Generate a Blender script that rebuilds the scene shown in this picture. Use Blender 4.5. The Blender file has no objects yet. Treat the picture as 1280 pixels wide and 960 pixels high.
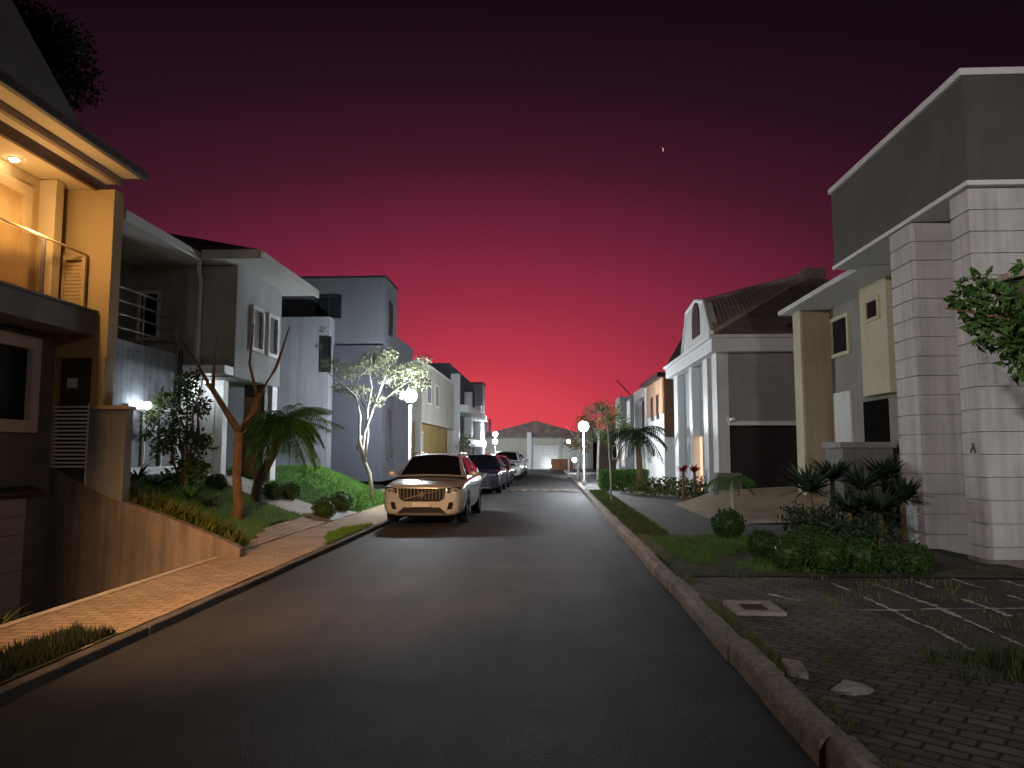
import bpy, bmesh, math, random
from mathutils import Vector, Matrix, noise as mnoise
random.seed(7)
R = random.random
def U(a, b): return random.uniform(a, b)
scene = bpy.context.scene
COL = scene.collection

# ------------------------------------------------------------------ camera
F = 920.0
CAM = Vector((0, 0, 1.6))
PHI = math.atan(84 / F)
PSI = math.atan(43 / F * math.cos(PHI))
FW = Vector((-math.sin(PSI) * math.cos(PHI), math.cos(PSI) * math.cos(PHI), math.sin(PHI)))
RT = Vector((math.cos(PSI), math.sin(PSI), 0))
UP = RT.cross(FW)
def P(u, v, x=None, y=None, z=None):
    """point of the place seen at photo pixel (u, v) on the given plane"""
    d = FW + RT * ((u - 640) / F) - UP * ((v - 480) / F)
    if y is not None: t = (y - CAM.y) / d.y
    elif x is not None: t = (x - CAM.x) / d.x
    else: t = (z - CAM.z) / d.z
    return CAM + d * t
cd = bpy.data.cameras.new('camera')
cam = bpy.data.objects.new('camera', cd); COL.objects.link(cam)
cam.location = CAM
cam.rotation_euler = (math.pi / 2 + PHI, 0, PSI)
cd.sensor_width = 36; cd.lens = 36 * F / 1280
cd.clip_start = 0.05; cd.clip_end = 3000
scene.camera = cam

# ------------------------------------------------------------------ materials
def s2l(c):
    return tuple(((v / 255) / 12.92 if v / 255 <= .04045 else ((v / 255 + .055) / 1.055) ** 2.4) for v in c)
def nodes_of(m):
    m.use_nodes = True
    nt = m.node_tree
    return nt, nt.nodes, nt.links, nt.nodes['Principled BSDF']
MATS = {}
def mat(name, col, rough=.8, var=.15, scale=3., bump=.15, bscale=40., metal=0., spec=.4, streak=0., fine=0., bdist=.02, smap=(9, 9, .5)):
    if name in MATS: return MATS[name]
    m = bpy.data.materials.new(name); MATS[name] = m
    nt, N, L, b = nodes_of(m)
    b.inputs['Roughness'].default_value = rough
    b.inputs['Metallic'].default_value = metal
    b.inputs['Specular IOR Level'].default_value = spec
    tc = N.new('ShaderNodeTexCoord')
    n1 = N.new('ShaderNodeTexNoise'); n1.inputs['Scale'].default_value = scale
    n1.inputs['Detail'].default_value = 6; n1.inputs['Roughness'].default_value = .6
    L.new(tc.outputs['Object'], n1.inputs['Vector'])
    mr = N.new('ShaderNodeMapRange'); mr.inputs['From Min'].default_value = .3; mr.inputs['From Max'].default_value = .7
    mr.inputs['To Min'].default_value = 1 - var; mr.inputs['To Max'].default_value = 1 + var
    L.new(n1.outputs['Fac'], mr.inputs['Value'])
    fac = mr.outputs['Result']
    if streak:
        mp = N.new('ShaderNodeMapping'); mp.inputs['Scale'].default_value = smap
        L.new(tc.outputs['Object'], mp.inputs['Vector'])
        n2 = N.new('ShaderNodeTexNoise'); n2.inputs['Scale'].default_value = 1.; n2.inputs['Detail'].default_value = 5
        L.new(mp.outputs['Vector'], n2.inputs['Vector'])
        m2 = N.new('ShaderNodeMapRange'); m2.inputs['From Min'].default_value = .42; m2.inputs['From Max'].default_value = .68
        m2.inputs['To Min'].default_value = 1.; m2.inputs['To Max'].default_value = 1 - streak
        L.new(n2.outputs['Fac'], m2.inputs['Value'])
        mu = N.new('ShaderNodeMath'); mu.operation = 'MULTIPLY'
        L.new(fac, mu.inputs[0]); L.new(m2.outputs['Result'], mu.inputs[1]); fac = mu.outputs[0]
    if fine:
        n3 = N.new('ShaderNodeTexNoise'); n3.inputs['Scale'].default_value = bscale; n3.inputs['Detail'].default_value = 2
        L.new(tc.outputs['Object'], n3.inputs['Vector'])
        m3 = N.new('ShaderNodeMapRange'); m3.inputs['From Min'].default_value = .3; m3.inputs['From Max'].default_value = .7
        m3.inputs['To Min'].default_value = 1 - fine; m3.inputs['To Max'].default_value = 1 + fine
        L.new(n3.outputs['Fac'], m3.inputs['Value'])
        mu = N.new('ShaderNodeMath'); mu.operation = 'MULTIPLY'
        L.new(fac, mu.inputs[0]); L.new(m3.outputs['Result'], mu.inputs[1]); fac = mu.outputs[0]
    vm = N.new('ShaderNodeVectorMath'); vm.operation = 'SCALE'
    vm.inputs[0].default_value = col
    L.new(fac, vm.inputs['Scale'])
    L.new(vm.outputs['Vector'], b.inputs['Base Color'])
    if bump:
        n4 = N.new('ShaderNodeTexNoise'); n4.inputs['Scale'].default_value = bscale; n4.inputs['Detail'].default_value = 3
        L.new(tc.outputs['Object'], n4.inputs['Vector'])
        bp = N.new('ShaderNodeBump'); bp.inputs['Strength'].default_value = bump; bp.inputs['Distance'].default_value = bdist
        L.new(n4.outputs['Fac'], bp.inputs['Height']); L.new(bp.outputs['Normal'], b.inputs['Normal'])
    return m
def emit(name, col, strength):
    if name in MATS: return MATS[name]
    m = bpy.data.materials.new(name); MATS[name] = m
    nt, N, L, b = nodes_of(m)
    b.inputs['Base Color'].default_value = (.8, .8, .8, 1)
    b.inputs['Emission Color'].default_value = (*col, 1); b.inputs['Emission Strength'].default_value = strength
    return m
def glass(name, col=(.012, .014, .018), rough=.12, spec=.22):
    if name in MATS: return MATS[name]
    m = mat(name, col, rough=rough, var=.3, scale=1.5, bump=.03, bscale=2.5, spec=spec)
    return m
def brick_mat(name, c1, c2, mortar, scale, bw, bh, msize, rough=.85, bump=.5, dirt=.35, dirtcol=(.03, .03, .02), rot=0.):
    m = bpy.data.materials.new(name); MATS[name] = m
    nt, N, L, b = nodes_of(m)
    b.inputs['Roughness'].default_value = rough; b.inputs['Specular IOR Level'].default_value = .3
    tc = N.new('ShaderNodeTexCoord')
    mp = N.new('ShaderNodeMapping'); mp.inputs['Rotation'].default_value = (0, 0, rot)
    L.new(tc.outputs['Object'], mp.inputs['Vector'])
    nz = N.new('ShaderNodeTexNoise'); nz.inputs['Scale'].default_value = 2.2; nz.inputs['Detail'].default_value = 3
    L.new(tc.outputs['Object'], nz.inputs['Vector'])
    mx = N.new('ShaderNodeMixRGB'); mx.blend_type = 'LINEAR_LIGHT'; mx.inputs['Fac'].default_value = .018
    L.new(mp.outputs['Vector'], mx.inputs['Color1']); L.new(nz.outputs['Color'], mx.inputs['Color2'])
    br = N.new('ShaderNodeTexBrick'); br.inputs['Scale'].default_value = scale
    br.inputs['Brick Width'].default_value = bw; br.inputs['Row Height'].default_value = bh
    br.inputs['Mortar Size'].default_value = msize; br.inputs['Mortar Smooth'].default_value = .3
    br.inputs['Color1'].default_value = (*c1, 1); br.inputs['Color2'].default_value = (*c2, 1); br.inputs['Mortar'].default_value = (*mortar, 1)
    L.new(mx.outputs['Color'], br.inputs['Vector'])
    n2 = N.new('ShaderNodeTexNoise'); n2.inputs['Scale'].default_value = 1.3; n2.inputs['Detail'].default_value = 8; n2.inputs['Roughness'].default_value = .7
    L.new(tc.outputs['Object'], n2.inputs['Vector'])
    mr = N.new('ShaderNodeMapRange'); mr.inputs['From Min'].default_value = .45; mr.inputs['From Max'].default_value = .68
    mr.inputs['To Max'].default_value = dirt
    L.new(n2.outputs['Fac'], mr.inputs['Value'])
    m2 = N.new('ShaderNodeMixRGB'); m2.inputs['Color2'].default_value = (*dirtcol, 1)
    L.new(mr.outputs['Result'], m2.inputs['Fac']); L.new(br.outputs['Color'], m2.inputs['Color1'])
    L.new(m2.outputs['Color'], b.inputs['Base Color'])
    n3 = N.new('ShaderNodeTexNoise'); n3.inputs['Scale'].default_value = 30
    L.new(tc.outputs['Object'], n3.inputs['Vector'])
    ad = N.new('ShaderNodeMath'); ad.operation = 'MULTIPLY_ADD'; ad.inputs[1].default_value = .35
    L.new(n3.outputs['Fac'], ad.inputs[0])
    iv = N.new('ShaderNodeMath'); iv.operation = 'SUBTRACT'; iv.inputs[0].default_value = 1
    L.new(br.outputs['Fac'], iv.inputs[1]); L.new(iv.outputs[0], ad.inputs[2])
    bp = N.new('ShaderNodeBump'); bp.inputs['Strength'].default_value = bump; bp.inputs['Distance'].default_value = .02
    L.new(ad.outputs[0], bp.inputs['Height']); L.new(bp.outputs['Normal'], b.inputs['Normal'])
    return m
def leafmat(name, c1, c2, rough=.55):
    if name in MATS: return MATS[name]
    m = bpy.data.materials.new(name); MATS[name] = m
    nt, N, L, b = nodes_of(m)
    b.inputs['Roughness'].default_value = rough; b.inputs['Specular IOR Level'].default_value = .25
    tc = N.new('ShaderNodeTexCoord')
    n1 = N.new('ShaderNodeTexNoise'); n1.inputs['Scale'].default_value = 14; n1.inputs['Detail'].default_value = 4
    L.new(tc.outputs['Object'], n1.inputs['Vector'])
    mr = N.new('ShaderNodeMapRange'); mr.inputs['From Min'].default_value = .35; mr.inputs['From Max'].default_value = .65
    L.new(n1.outputs['Fac'], mr.inputs['Value'])
    mx = N.new('ShaderNodeMixRGB'); mx.inputs['Color1'].default_value = (*c1, 1); mx.inputs['Color2'].default_value = (*c2, 1)
    L.new(mr.outputs['Result'], mx.inputs['Fac']); L.new(mx.outputs['Color'], b.inputs['Base Color'])
    return m

# ------------------------------------------------------------------ mesh helpers
def root_loc(o):
    p = Vector((0, 0, 0))
    while o is not None:
        p += o.location; o = o.parent
    return p
class MB:
    def __init__(s): s.v = []; s.f = []; s.m = []; s.mats = []; s.mi = 0
    def use(s, m):
        if m not in s.mats: s.mats.append(m)
        s.mi = s.mats.index(m); return s
    def face(s, pts):
        i = len(s.v); s.v += [Vector(p) for p in pts]; s.f.append(list(range(i, i + len(pts)))); s.m.append(s.mi); return s
    def raw(s, vs, fs):
        i = len(s.v); s.v += [Vector(p) for p in vs]
        for f in fs: s.f.append([i + k for k in f]); s.m.append(s.mi)
        return s
    def box(s, x0, x1, y0, y1, z0, z1):
        x0, x1 = min(x0, x1), max(x0, x1); y0, y1 = min(y0, y1), max(y0, y1); z0, z1 = min(z0, z1), max(z0, z1)
        return s.raw([(x0, y0, z0), (x1, y0, z0), (x1, y1, z0), (x0, y1, z0), (x0, y0, z1), (x1, y0, z1), (x1, y1, z1), (x0, y1, z1)],
                     [(0, 3, 2, 1), (4, 5, 6, 7), (0, 1, 5, 4), (1, 2, 6, 5), (2, 3, 7, 6), (3, 0, 4, 7)])
    def prism(s, pts, ext):
        n = len(pts); e = Vector(ext); a = [Vector(p) for p in pts]
        return s.raw(a + [p + e for p in a], [tuple(range(n - 1, -1, -1)), tuple(range(n, 2 * n))] + [(i, (i + 1) % n, n + (i + 1) % n, n + i) for i in range(n)])
    def tube(s, pts, rad, n=7, cap=True):
        pts = [Vector(p) for p in pts]
        if not hasattr(rad, '__len__'): rad = [rad] * len(pts)
        vs = []; fs = []
        for i, p in enumerate(pts):
            d = (pts[min(i + 1, len(pts) - 1)] - pts[max(i - 1, 0)]).normalized()
            a = d.cross(Vector((0, 0, 1)) if abs(d.z) < .9 else Vector((1, 0, 0))).normalized(); b = d.cross(a)
            for k in range(n):
                t = 2 * math.pi * k / n
                vs.append(p + (a * math.cos(t) + b * math.sin(t)) * rad[i])
        for i in range(len(pts) - 1):
            for k in range(n):
                fs.append((i * n + k, i * n + (k + 1) % n, (i + 1) * n + (k + 1) % n, (i + 1) * n + k))
        if cap:
            fs.append(tuple(range(n - 1, -1, -1))); fs.append(tuple((len(pts) - 1) * n + k for k in range(n)))
        return s.raw(vs, fs)
    def ball(s, c, r, nu=14, nv=9, sq=(1, 1, 1), jit=0):
        c = Vector(c); vs = [c + Vector((0, 0, -r * sq[2]))]; fs = []
        for j in range(1, nv):
            th = math.pi * j / nv
            for i in range(nu):
                ph = 2 * math.pi * i / nu; q = r * (1 + U(-jit, jit))
                vs.append(c + Vector((q * sq[0] * math.sin(th) * math.cos(ph), q * sq[1] * math.sin(th) * math.sin(ph), -q * sq[2] * math.cos(th))))
        vs.append(c + Vector((0, 0, r * sq[2])))
        for i in range(nu):
            fs.append((0, 1 + (i + 1) % nu, 1 + i))
            for j in range(nv - 2):
                a = 1 + j * nu + i; b = 1 + j * nu + (i + 1) % nu
                fs.append((a, b, b + nu, a + nu))
            a = 1 + (nv - 2) * nu
            fs.append((a + i, a + (i + 1) % nu, len(vs) - 1))
        return s.raw(vs, fs)
    def leaf(s, p, d, n, ln, wd):
        d = d.normalized(); w = d.cross(n)
        if w.length < 1e-4: w = d.cross(Vector((.3, .5, .8)))
        w = w.normalized() * wd * .5
        q = w.cross(d).normalized() * ln * .12
        return s.raw([p, p + d * ln * .45 + w + q, p + d * ln, p + d * ln * .45 - w + q], [(0, 1, 2, 3)])
    def blade(s, p, d, ln, wd, bend, seg=3, up=Vector((0, 0, 1))):
        d = Vector(d).normalized(); p = Vector(p); w = d.cross(up)
        if w.length < 1e-3: w = Vector((R() - .5, R() - .5, 0))
        w.normalize(); vs = []; q = p.copy(); dd = d.copy()
        for i in range(seg + 1):
            t = i / seg; ww = wd * .5 * (1 - t ** 1.6) * (.7 + .6 * min(t * 3, 1) if t < .4 else 1.3)
            if i == seg: ww = .001
            vs += [q - w * ww, q + w * ww]
            dd = (dd + Vector((0, 0, -bend / seg))).normalized(); q = q + dd * ln / seg
        return s.raw(vs, [(2 * i, 2 * i + 1, 2 * i + 3, 2 * i + 2) for i in range(seg)])
    def build(s, name, m=None, parent=None, smooth=False, bevel=0., local=False):
        me = bpy.data.meshes.new(name)
        off = root_loc(parent) if parent is not None and not local else Vector((0, 0, 0))
        me.from_pydata([v - off for v in s.v], [], s.f)
        ms = s.mats if s.mats else [m]
        for k in ms: me.materials.append(k)
        if s.mats: me.polygons.foreach_set('material_index', s.m)
        if smooth: me.polygons.foreach_set('use_smooth', [True] * len(me.polygons))
        me.update()
        o = bpy.data.objects.new(name, me); COL.objects.link(o)
        if parent is not None: o.parent = parent
        if bevel:
            b = o.modifiers.new('bevel', 'BEVEL'); b.width = bevel; b.segments = 2; b.limit_method = 'ANGLE'
        return o
def tag(o, label=None, cat=None, group=None, kind=None):
    if label: o['label'] = label
    if cat: o['category'] = cat
    if group: o['group'] = group
    if kind: o['kind'] = kind
    return o
def thing(name, label, cat, loc=(0, 0, 0), group=None):
    o = bpy.data.objects.new(name, None); COL.objects.link(o); o.location = loc
    o.empty_display_size = .2
    return tag(o, label, cat, group)
def bx(name, m, parent, x0, x1, y0, y1, z0, z1, bevel=.0):
    return MB().box(x0, x1, y0, y1, z0, z1).build(name, m, parent, bevel=bevel)
def window(parent, o, au, nrm, w, h, fm, pm, ft=.07, dep=.06, mull=1, trans=0, name='window', sill=False):
    """o: lower corner on the wall, au: unit vector along the wall, nrm: outward"""
    o = Vector(o); au = Vector(au); nrm = Vector(nrm); az = Vector((0, 0, 1)); b = MB()
    def bar(u0, u1, z0, z1, d0=-.02, d1=dep):
        b.prism([o + au * u0 + az * z0 + nrm * d0, o + au * u1 + az * z0 + nrm * d0, o + au * u1 + az * z1 + nrm * d0, o + au * u0 + az * z1 + nrm * d0], nrm * (d1 - d0))
    bar(0, w, 0, ft); bar(0, w, h - ft, h); bar(0, ft, ft, h - ft); bar(w - ft, w, ft, h - ft)
    for i in range(1, mull + 1):
        if mull: c = w * i / (mull + 1); bar(c - .022, c + .022, ft, h - ft, -.02, dep * .7)
    for i in range(1, trans + 1):
        c = h * i / (trans + 1); bar(ft, w - ft, c - .02, c + .02, -.02, dep * .6)
    if sill: bar(-.06, w + .06, -.06, -.002, -.02, dep + .06)
    f = b.build(name, fm, parent)
    g = MB()
    a = [o + au * ft + az * ft, o + au * (w - ft) + az * ft, o + au * (w - ft) + az * (h - ft), o + au * ft + az * (h - ft)]
    g.prism([p - nrm * .012 for p in a], nrm * .024)
    g.build('pane', pm, f)
    return f

# ------------------------------------------------------------------ shared materials
M_white = mat('white_paint', (.72, .72, .70), .6, .06, 2, .06, 60, streak=.10)
M_trim = mat('white_trim', (.78, .78, .77), .5, .05, 3, .04, 50)
M_steel = mat('brushed_steel', (.55, .55, .56), .28, .08, 8, .05, 90, metal=.9)
M_dark = mat('dark_metal', (.03, .03, .033), .45, .2, 6, .08, 80, metal=.3)
M_black = mat('black_rubber', (.012, .012, .013), .8, .2, 8, .1, 60)
M_glass = glass('window_glass', rough=.3, spec=.1)
M_wood = mat('varnished_wood', (.28, .15, .06), .45, .25, 5, .1, 30, streak=.25)
M_bark = mat('brown_bark', (.22, .13, .07), .9, .3, 9, .6, 22, streak=.3, bdist=.03)
M_conc = mat('grey_concrete', (.32, .31, .29), .85, .2, 1.6, .25, 45, streak=.15, fine=.12)
M_soil = mat('dark_soil', (.045, .035, .025), .95, .4, 5, .8, 25, fine=.3, bdist=.05)
M_tile = mat('roof_tile', (.27, .19, .165), .8, .35, 2.5, .4, 25, fine=.15)

# ------------------------------------------------------------------ world: crimson afterglow
w = bpy.data.worlds.new('World'); scene.world = w; w.use_nodes = True
nt = w.node_tree; N = nt.nodes; L = nt.links
tc = N.new('ShaderNodeTexCoord'); sx = N.new('ShaderNodeSeparateXYZ'); L.new(tc.outputs['Generated'], sx.inputs[0])
def mth(op, a, b=None):
    n = N.new('ShaderNodeMath'); n.operation = op
    for i, q in enumerate((a, b)):
        if q is None: continue
        if isinstance(q, (int, float)): n.inputs[i].default_value = q
        else: L.new(q, n.inputs[i])
    return n.outputs[0]
zz = mth('MAXIMUM', sx.outputs['Z'], 0.)
xs = mth('MULTIPLY', mth('ADD', sx.outputs['X'], .08), .58)
back = mth('MULTIPLY', mth('MAXIMUM', mth('MULTIPLY', sx.outputs['Y'], -1.), 0.), .7)
e = mth('ADD', mth('SQRT', mth('ADD', mth('MULTIPLY', zz, zz), mth('MULTIPLY', xs, xs))), back)
cr = N.new('ShaderNodeValToRGB'); L.new(e, cr.inputs['Fac'])
stops = [(0., (225, 74, 82)), (.05, (220, 72, 82)), (.08, (213, 67, 78)), (.12, (190, 57, 73)), (.20, (150, 45, 66)), (.28, (113, 35, 58)), (.37, (68, 24, 41)), (.46, (39, 16, 29)), (.54, (23, 10, 19)), (.8, (11, 6, 11))]
el = cr.color_ramp.elements
while len(el) < len(stops): el.new(.5)
for k, (p, c) in enumerate(stops):
    el[k].position = p; el[k].color = (*s2l(c), 1)
bg = N['Background']; L.new(cr.outputs['Color'], bg.inputs['Color']); bg.inputs['Strength'].default_value = 1.

# ------------------------------------------------------------------ ground and setting
def heightfield(name, m, x0, x1, y0, y1, H, step=.25, keep=None, kind='structure'):
    b = MB(); nx = max(1, round((x1 - x0) / step)); ny = max(1, round((y1 - y0) / step))
    xs = [x0 + (x1 - x0) * i / nx for i in range(nx + 1)]; ys = [y0 + (y1 - y0) * j / ny for j in range(ny + 1)]
    vs = [(x, y, H(x, y)) for y in ys for x in xs]
    fs = []
    for j in range(ny):
        for i in range(nx):
            if keep and not keep((xs[i] + xs[i + 1]) / 2, (ys[j] + ys[j + 1]) / 2): continue
            a = j * (nx + 1) + i; fs.append((a, a + 1, a + nx + 2, a + nx + 1))
    b.raw(vs, fs)
    return tag(b.build(name, m, None, smooth=True), kind=kind)
XL, XR = -3.50, 1.40            # road edges
M_asph = mat('asphalt', (.041, .038, .038), .7, .32, .9, .7, 70, spec=.25, fine=.45, bdist=.015, streak=.3, smap=(2.2, .16, 1))
M_base = mat('bare_ground', (.05, .045, .035), .95, .3, .3, .4, 8)
gb = MB()
gb.face([(-900, -300, -.05), (-7.55, -300, -.05), (-7.55, 1200, -.05), (-900, 1200, -.05)])
gb.face([(-4.72, -300, -.05), (900, -300, -.05), (900, 1200, -.05), (-4.72, 1200, -.05)])
gb.face([(-7.55, -300, -.05), (-4.72, -300, -.05), (-4.72, -6, -.05), (-7.55, -6, -.05)])
gb.face([(-7.55, 10.7, -.05), (-4.72, 10.7, -.05), (-4.72, 1200, -.05), (-7.55, 1200, -.05)])
tag(gb.build('ground', M_base), kind='structure')
def roadH(x, y): return .035 * (1 - ((x - (XL + XR) / 2) / 2.6) ** 2) - .02 + .006 * mnoise.noise(Vector((x * .9, y * .35, 3)))
heightfield('road', M_asph, XL, XR, -14, 60, roadH, .4)
tag(MB().face([(-60, 60.0, -.012), (60, 60.0, -.012), (60, 66, -.012), (-60, 66, -.012)]).build('cross_road', M_asph), kind='structure')

# kerbs: individual stones laid in one line, slightly out of true
M_kerb = mat('kerb_stone', (.30, .26, .23), .9, .35, 3, .5, 30, fine=.25)
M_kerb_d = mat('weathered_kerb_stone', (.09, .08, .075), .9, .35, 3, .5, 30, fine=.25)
def kerb(name, x0, x1, m, seed, wob, gap, h=.14):
    random.seed(seed); b = MB(); y = -8.
    while y < 59:
        ln = U(.85, 1.15); dx = U(-wob, wob); dz = U(-wob, wob) * .8; t = U(-wob, wob) * .6
        g = gap
        b.prism([(x0 + dx, y + g, -.12), (x1 + dx, y + g, -.12), (x1 + dx, y + g, h + .002 + dz), (x0 + .035 + dx, y + g, h + dz), (x0 + dx, y + g, h - .04 + dz)], (t, ln - g, U(-wob, wob) * .4))
        y += ln
    return tag(b.build(name, m, bevel=.012), kind='structure')
kerb('right_kerb', XR, XR + .15, M_kerb, 3, .014, .006)
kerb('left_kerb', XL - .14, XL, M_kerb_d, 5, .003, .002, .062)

# left pavement
M_pav_l = brick_mat('sand_pavers', (.44, .33, .23), (.33, .25, .17), (.14, .10, .07), 1.0, .22, .11, .008, dirt=.3, rot=.0)
XS = -4.75
heightfield('left_pavement', M_pav_l, XS, XL - .14, -8, 60, lambda x, y: .055 + .008 * mnoise.noise(Vector((x * 2, y * 2, 0))), .22)
M_grass_s = mat('turf_soil', (.06, .07, .025), .95, .4, 4, .8, 30, fine=.3, bdist=.04)
def on_verge(x, y): return (y < 6.6 and x > -4.12 + .12 * mnoise.noise(Vector((x, y * 2, 1))) and y < 6.3 + .5 * mnoise.noise(Vector((x * 2, 3, 1)))) or (y > 12 and x > -3.66 - .42 * min(1, (y - 12.2) / 1.5) * min(1, max(0, (15.8 - y) / 1.)) + .1 * mnoise.noise(Vector((x, y * 2, 8))))
for nm, y0, y1 in (('left_verge_near', -8, 6.7), ('left_verge', 12.2, 15.6)):
    heightfield(nm, M_grass_s, -4.15, XL - .142, y0, y1, lambda x, y: .06 + .012 * mnoise.noise(Vector((x * 3, y * 3, 7))), .06, keep=on_verge)
tag(MB().box(XS - .09, XS, -6, 10.69, -.3, .072).build('pavement_edging', mat('edging_stone', (.5, .44, .36), .85, .15, 4, .3, 40), bevel=.01), kind='structure')

# sunken driveway beside the balcony house
def rampH(x, y): return .06 - max(0, min(1, (-4.8 - x) / 2.4)) * 1.4
heightfield('driveway_ramp', mat('ramp_concrete', (.10, .085, .075), .9, .3, 2, .4, 25, fine=.2), -7.55, XS - .09, -6, 10.69, rampH, .3)

# garden on the left, sloping up from the pavement
def gH(x, y):
    t = max(0, min(1, (-4.72 - x) / 2.7)); s = t * t * (3 - 2 * t) * .35 + t * .65
    z = .06 + s * 1.03
    return z + .02 * mnoise.noise(Vector((x * 1.3, y * 1.3, 2)))
PATH = [(-7.4, 16.4), (-6.4, 16.2), (-5.7, 16.3), (-5.1, 16.8), (-4.55, 17.4), (-4.4, 17.9)]
def on_path(x, y):
    for (a, b), (c, d) in zip(PATH, PATH[1:]):
        l2 = (c - a) ** 2 + (d - b) ** 2; t = max(0, min(1, ((x - a) * (c - a) + (y - b) * (d - b)) / l2))
        if (x - a - t * (c - a)) ** 2 + (y - b - t * (d - b)) ** 2 < .72 ** 2: return True
    return False
def on_apron(x, y): return y < 17.2 and x > -4.75 - .17 * max(0, y - 11.1) * (1 if y < 13.8 else max(0, 1 - (y - 13.8) / 3.6))
def in_bed(x, y): return False
M_lawn = mat('lawn_soil', (.05, .13, .018), .95, .3, 3, .8, 40, fine=.3, bdist=.04)
heightfield('garden_lawn', M_lawn, -14, XS, 10.86, 17.1, gH, .1, keep=lambda x, y: not on_path(x, y) and not on_apron(x, y))
heightfield('paved_apron', M_pav_l, -5.6, XS, 10.86, 17.3, lambda x, y: gH(x, y) + .002, .1, keep=lambda x, y: on_apron(x, y) and not on_path(x, y))
heightfield('garden_path', mat('pale_concrete', (.38, .37, .34), .85, .2, 2, .3, 30, fine=.15), -7.9, XS, 15.3, 19., lambda x, y: gH(x, y) + .004, .1, keep=on_path)
heightfield('lawn_bank', M_lawn, -14, XS, 17.1, 24., gH, .15, keep=lambda x, y: not on_path(x, y))
heightfield('left_front_gardens', mat('gravel_bed', (.16, .15, .13), .95, .3, 3, .6, 40, fine=.3), -14, XS, 24., 60., lambda x, y: .145 + min(1, (-4.72 - x) / 2.7) * .5, .8)

# right side
M_pav_r = brick_mat('old_grey_pavers', (.22, .195, .18), (.145, .13, .12), (.05, .045, .037), 1.0, .21, .105, .011, dirt=.8, dirtcol=(.035, .04, .02), bump=.9, rot=math.radians(38))
XK = XR + .15
def rH(x, y): return .135 + .012 * mnoise.noise(Vector((x * 1.7, y * 1.7, 9)))
heightfield('right_pavement', M_pav_r, XK, 3.0, -8, 8.9, rH, .2)
M_slab = mat('dark_paving_slab', (.085, .072, .066), .85, .4, 2.2, .6, 18, fine=.35, bdist=.03)
heightfield('slab_drive', M_slab, 3.0, 9., -8, 9.1, lambda x, y: rH(x, y) - .006, .25)
heightfield('right_verge', mat('verge_soil', (.075, .075, .04), .95, .5, 3, .9, 22, fine=.4, bdist=.05), XK, 5.9, 8.9, 13.2, lambda x, y: rH(x, y) + .01, .15)
heightfield('right_footpath', mat('smooth_grey_paving', (.13, .125, .12), .8, .2, 1.5, .3, 30, fine=.15), XK, 9., 13.15, 60., lambda x, y: .138 + .004 * mnoise.noise(Vector((x, y, 1))), .5)
heightfield('sand_drive', mat('sand_coloured_paving', (.36, .27, .19), .85, .2, 1.2, .3, 40, fine=.12), 3.5, 11., 15.2, 20.7, lambda x, y: .15 + max(0, min(1, (y - 16.2) / 4.)) * .35 * max(0, min(1, x - 3.6)) + .06 * max(0, x - 4.3), .3)
# pale joints of the slab drive (rows of worn concrete strips)
jb = MB(); random.seed(12)
M_joint = mat('worn_pale_joint', (.55, .52, .48), .9, .4, 6, .5, 40, fine=.3)
def strip(x0, y0, x1, y1, wd):
    d = Vector((x1 - x0, y1 - y0, 0)); ln = d.length; d.normalize(); n = Vector((-d.y, d.x, 0)); t = 0
    while t < ln:
        q = U(.2, .8)
        if R() < .82:
            e_ = min(t + q, ln); a = Vector((x0, y0, 0)) + d * t; b_ = Vector((x0, y0, 0)) + d * e_ + n * U(-.015, .015); k = 9
            top = []; bot = []
            for i in range(k + 1):
                p = a + (b_ - a) * i / k; z = rH(p.x, p.y) + .004; ww = wd * (.25 + .95 * R() ** 1.5) * (0.3 if i in (0, k) else 1)
                top.append(p + n * ww + Vector((0, 0, z))); bot.append(p - n * ww + Vector((0, 0, z)))
            i0 = len(jb.v); jb.v += top + bot
            for i in range(k): jb.f.append([i0 + i, i0 + k + 1 + i, i0 + k + 2 + i, i0 + i + 1]); jb.m.append(0)
        t += q + U(.0, .08)
for ln_ in (((1039, 728), (1168, 787), (1218, 815)), ((1092, 730), (1146, 750), (1206, 774), (1280, 809)), ((1144, 727), (1202, 749), (1240, 762), (1280, 777)), ((1188, 723), (1280, 751)), ((1247, 724), (1300, 738)), ((1074, 763), (1290, 761)), ((960, 742), (1000, 752)), ((1130, 700), (1300, 712))):
    for (ua, va), (ub, vb) in zip(ln_, ln_[1:]):
        p_, q_ = P(ua, va, z=.135), P(ub, vb, z=.135); strip(p_.x, p_.y, q_.x, q_.y, .036)
tag(jb.build('slab_joints', M_joint), kind='structure')

# ------------------------------------------------------------------ vegetation helpers
L_box = leafmat('boxwood_leaf', (.02, .05, .012), (.05, .10, .02))
L_shrub = leafmat('shrub_leaf', (.03, .06, .015), (.09, .13, .025))
L_dark = leafmat('dark_leaf', (.02, .04, .018), (.045, .075, .028))
L_palm = leafmat('palm_leaf', (.04, .12, .02), (.10, .24, .04))
L_pale = leafmat('pale_leaf', (.16, .18, .09), (.30, .31, .18))
L_yellow = leafmat('yellow_green_leaf', (.07, .10, .02), (.17, .17, .04))
L_agave = leafmat('agave_leaf', (.03, .06, .04), (.07, .12, .08))
L_red = leafmat('red_leaf', (.28, .015, .02), (.45, .03, .04))
L_grass = leafmat('lawn_blade', (.05, .14, .018), (.13, .26, .04))
L_dry = leafmat('dry_grass_blade', (.08, .12, .03), (.19, .18, .06))
L_pale2 = leafmat('silvery_leaf', (.07, .085, .045), (.14, .15, .09))
L_autumn = leafmat('autumn_leaf', (.12, .08, .03), (.20, .13, .04))
def rdir(): 
    while True:
        v = Vector((U(-1, 1), U(-1, 1), U(-1, 1)))
        if .05 < v.length < 1: return v.normalized()
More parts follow.
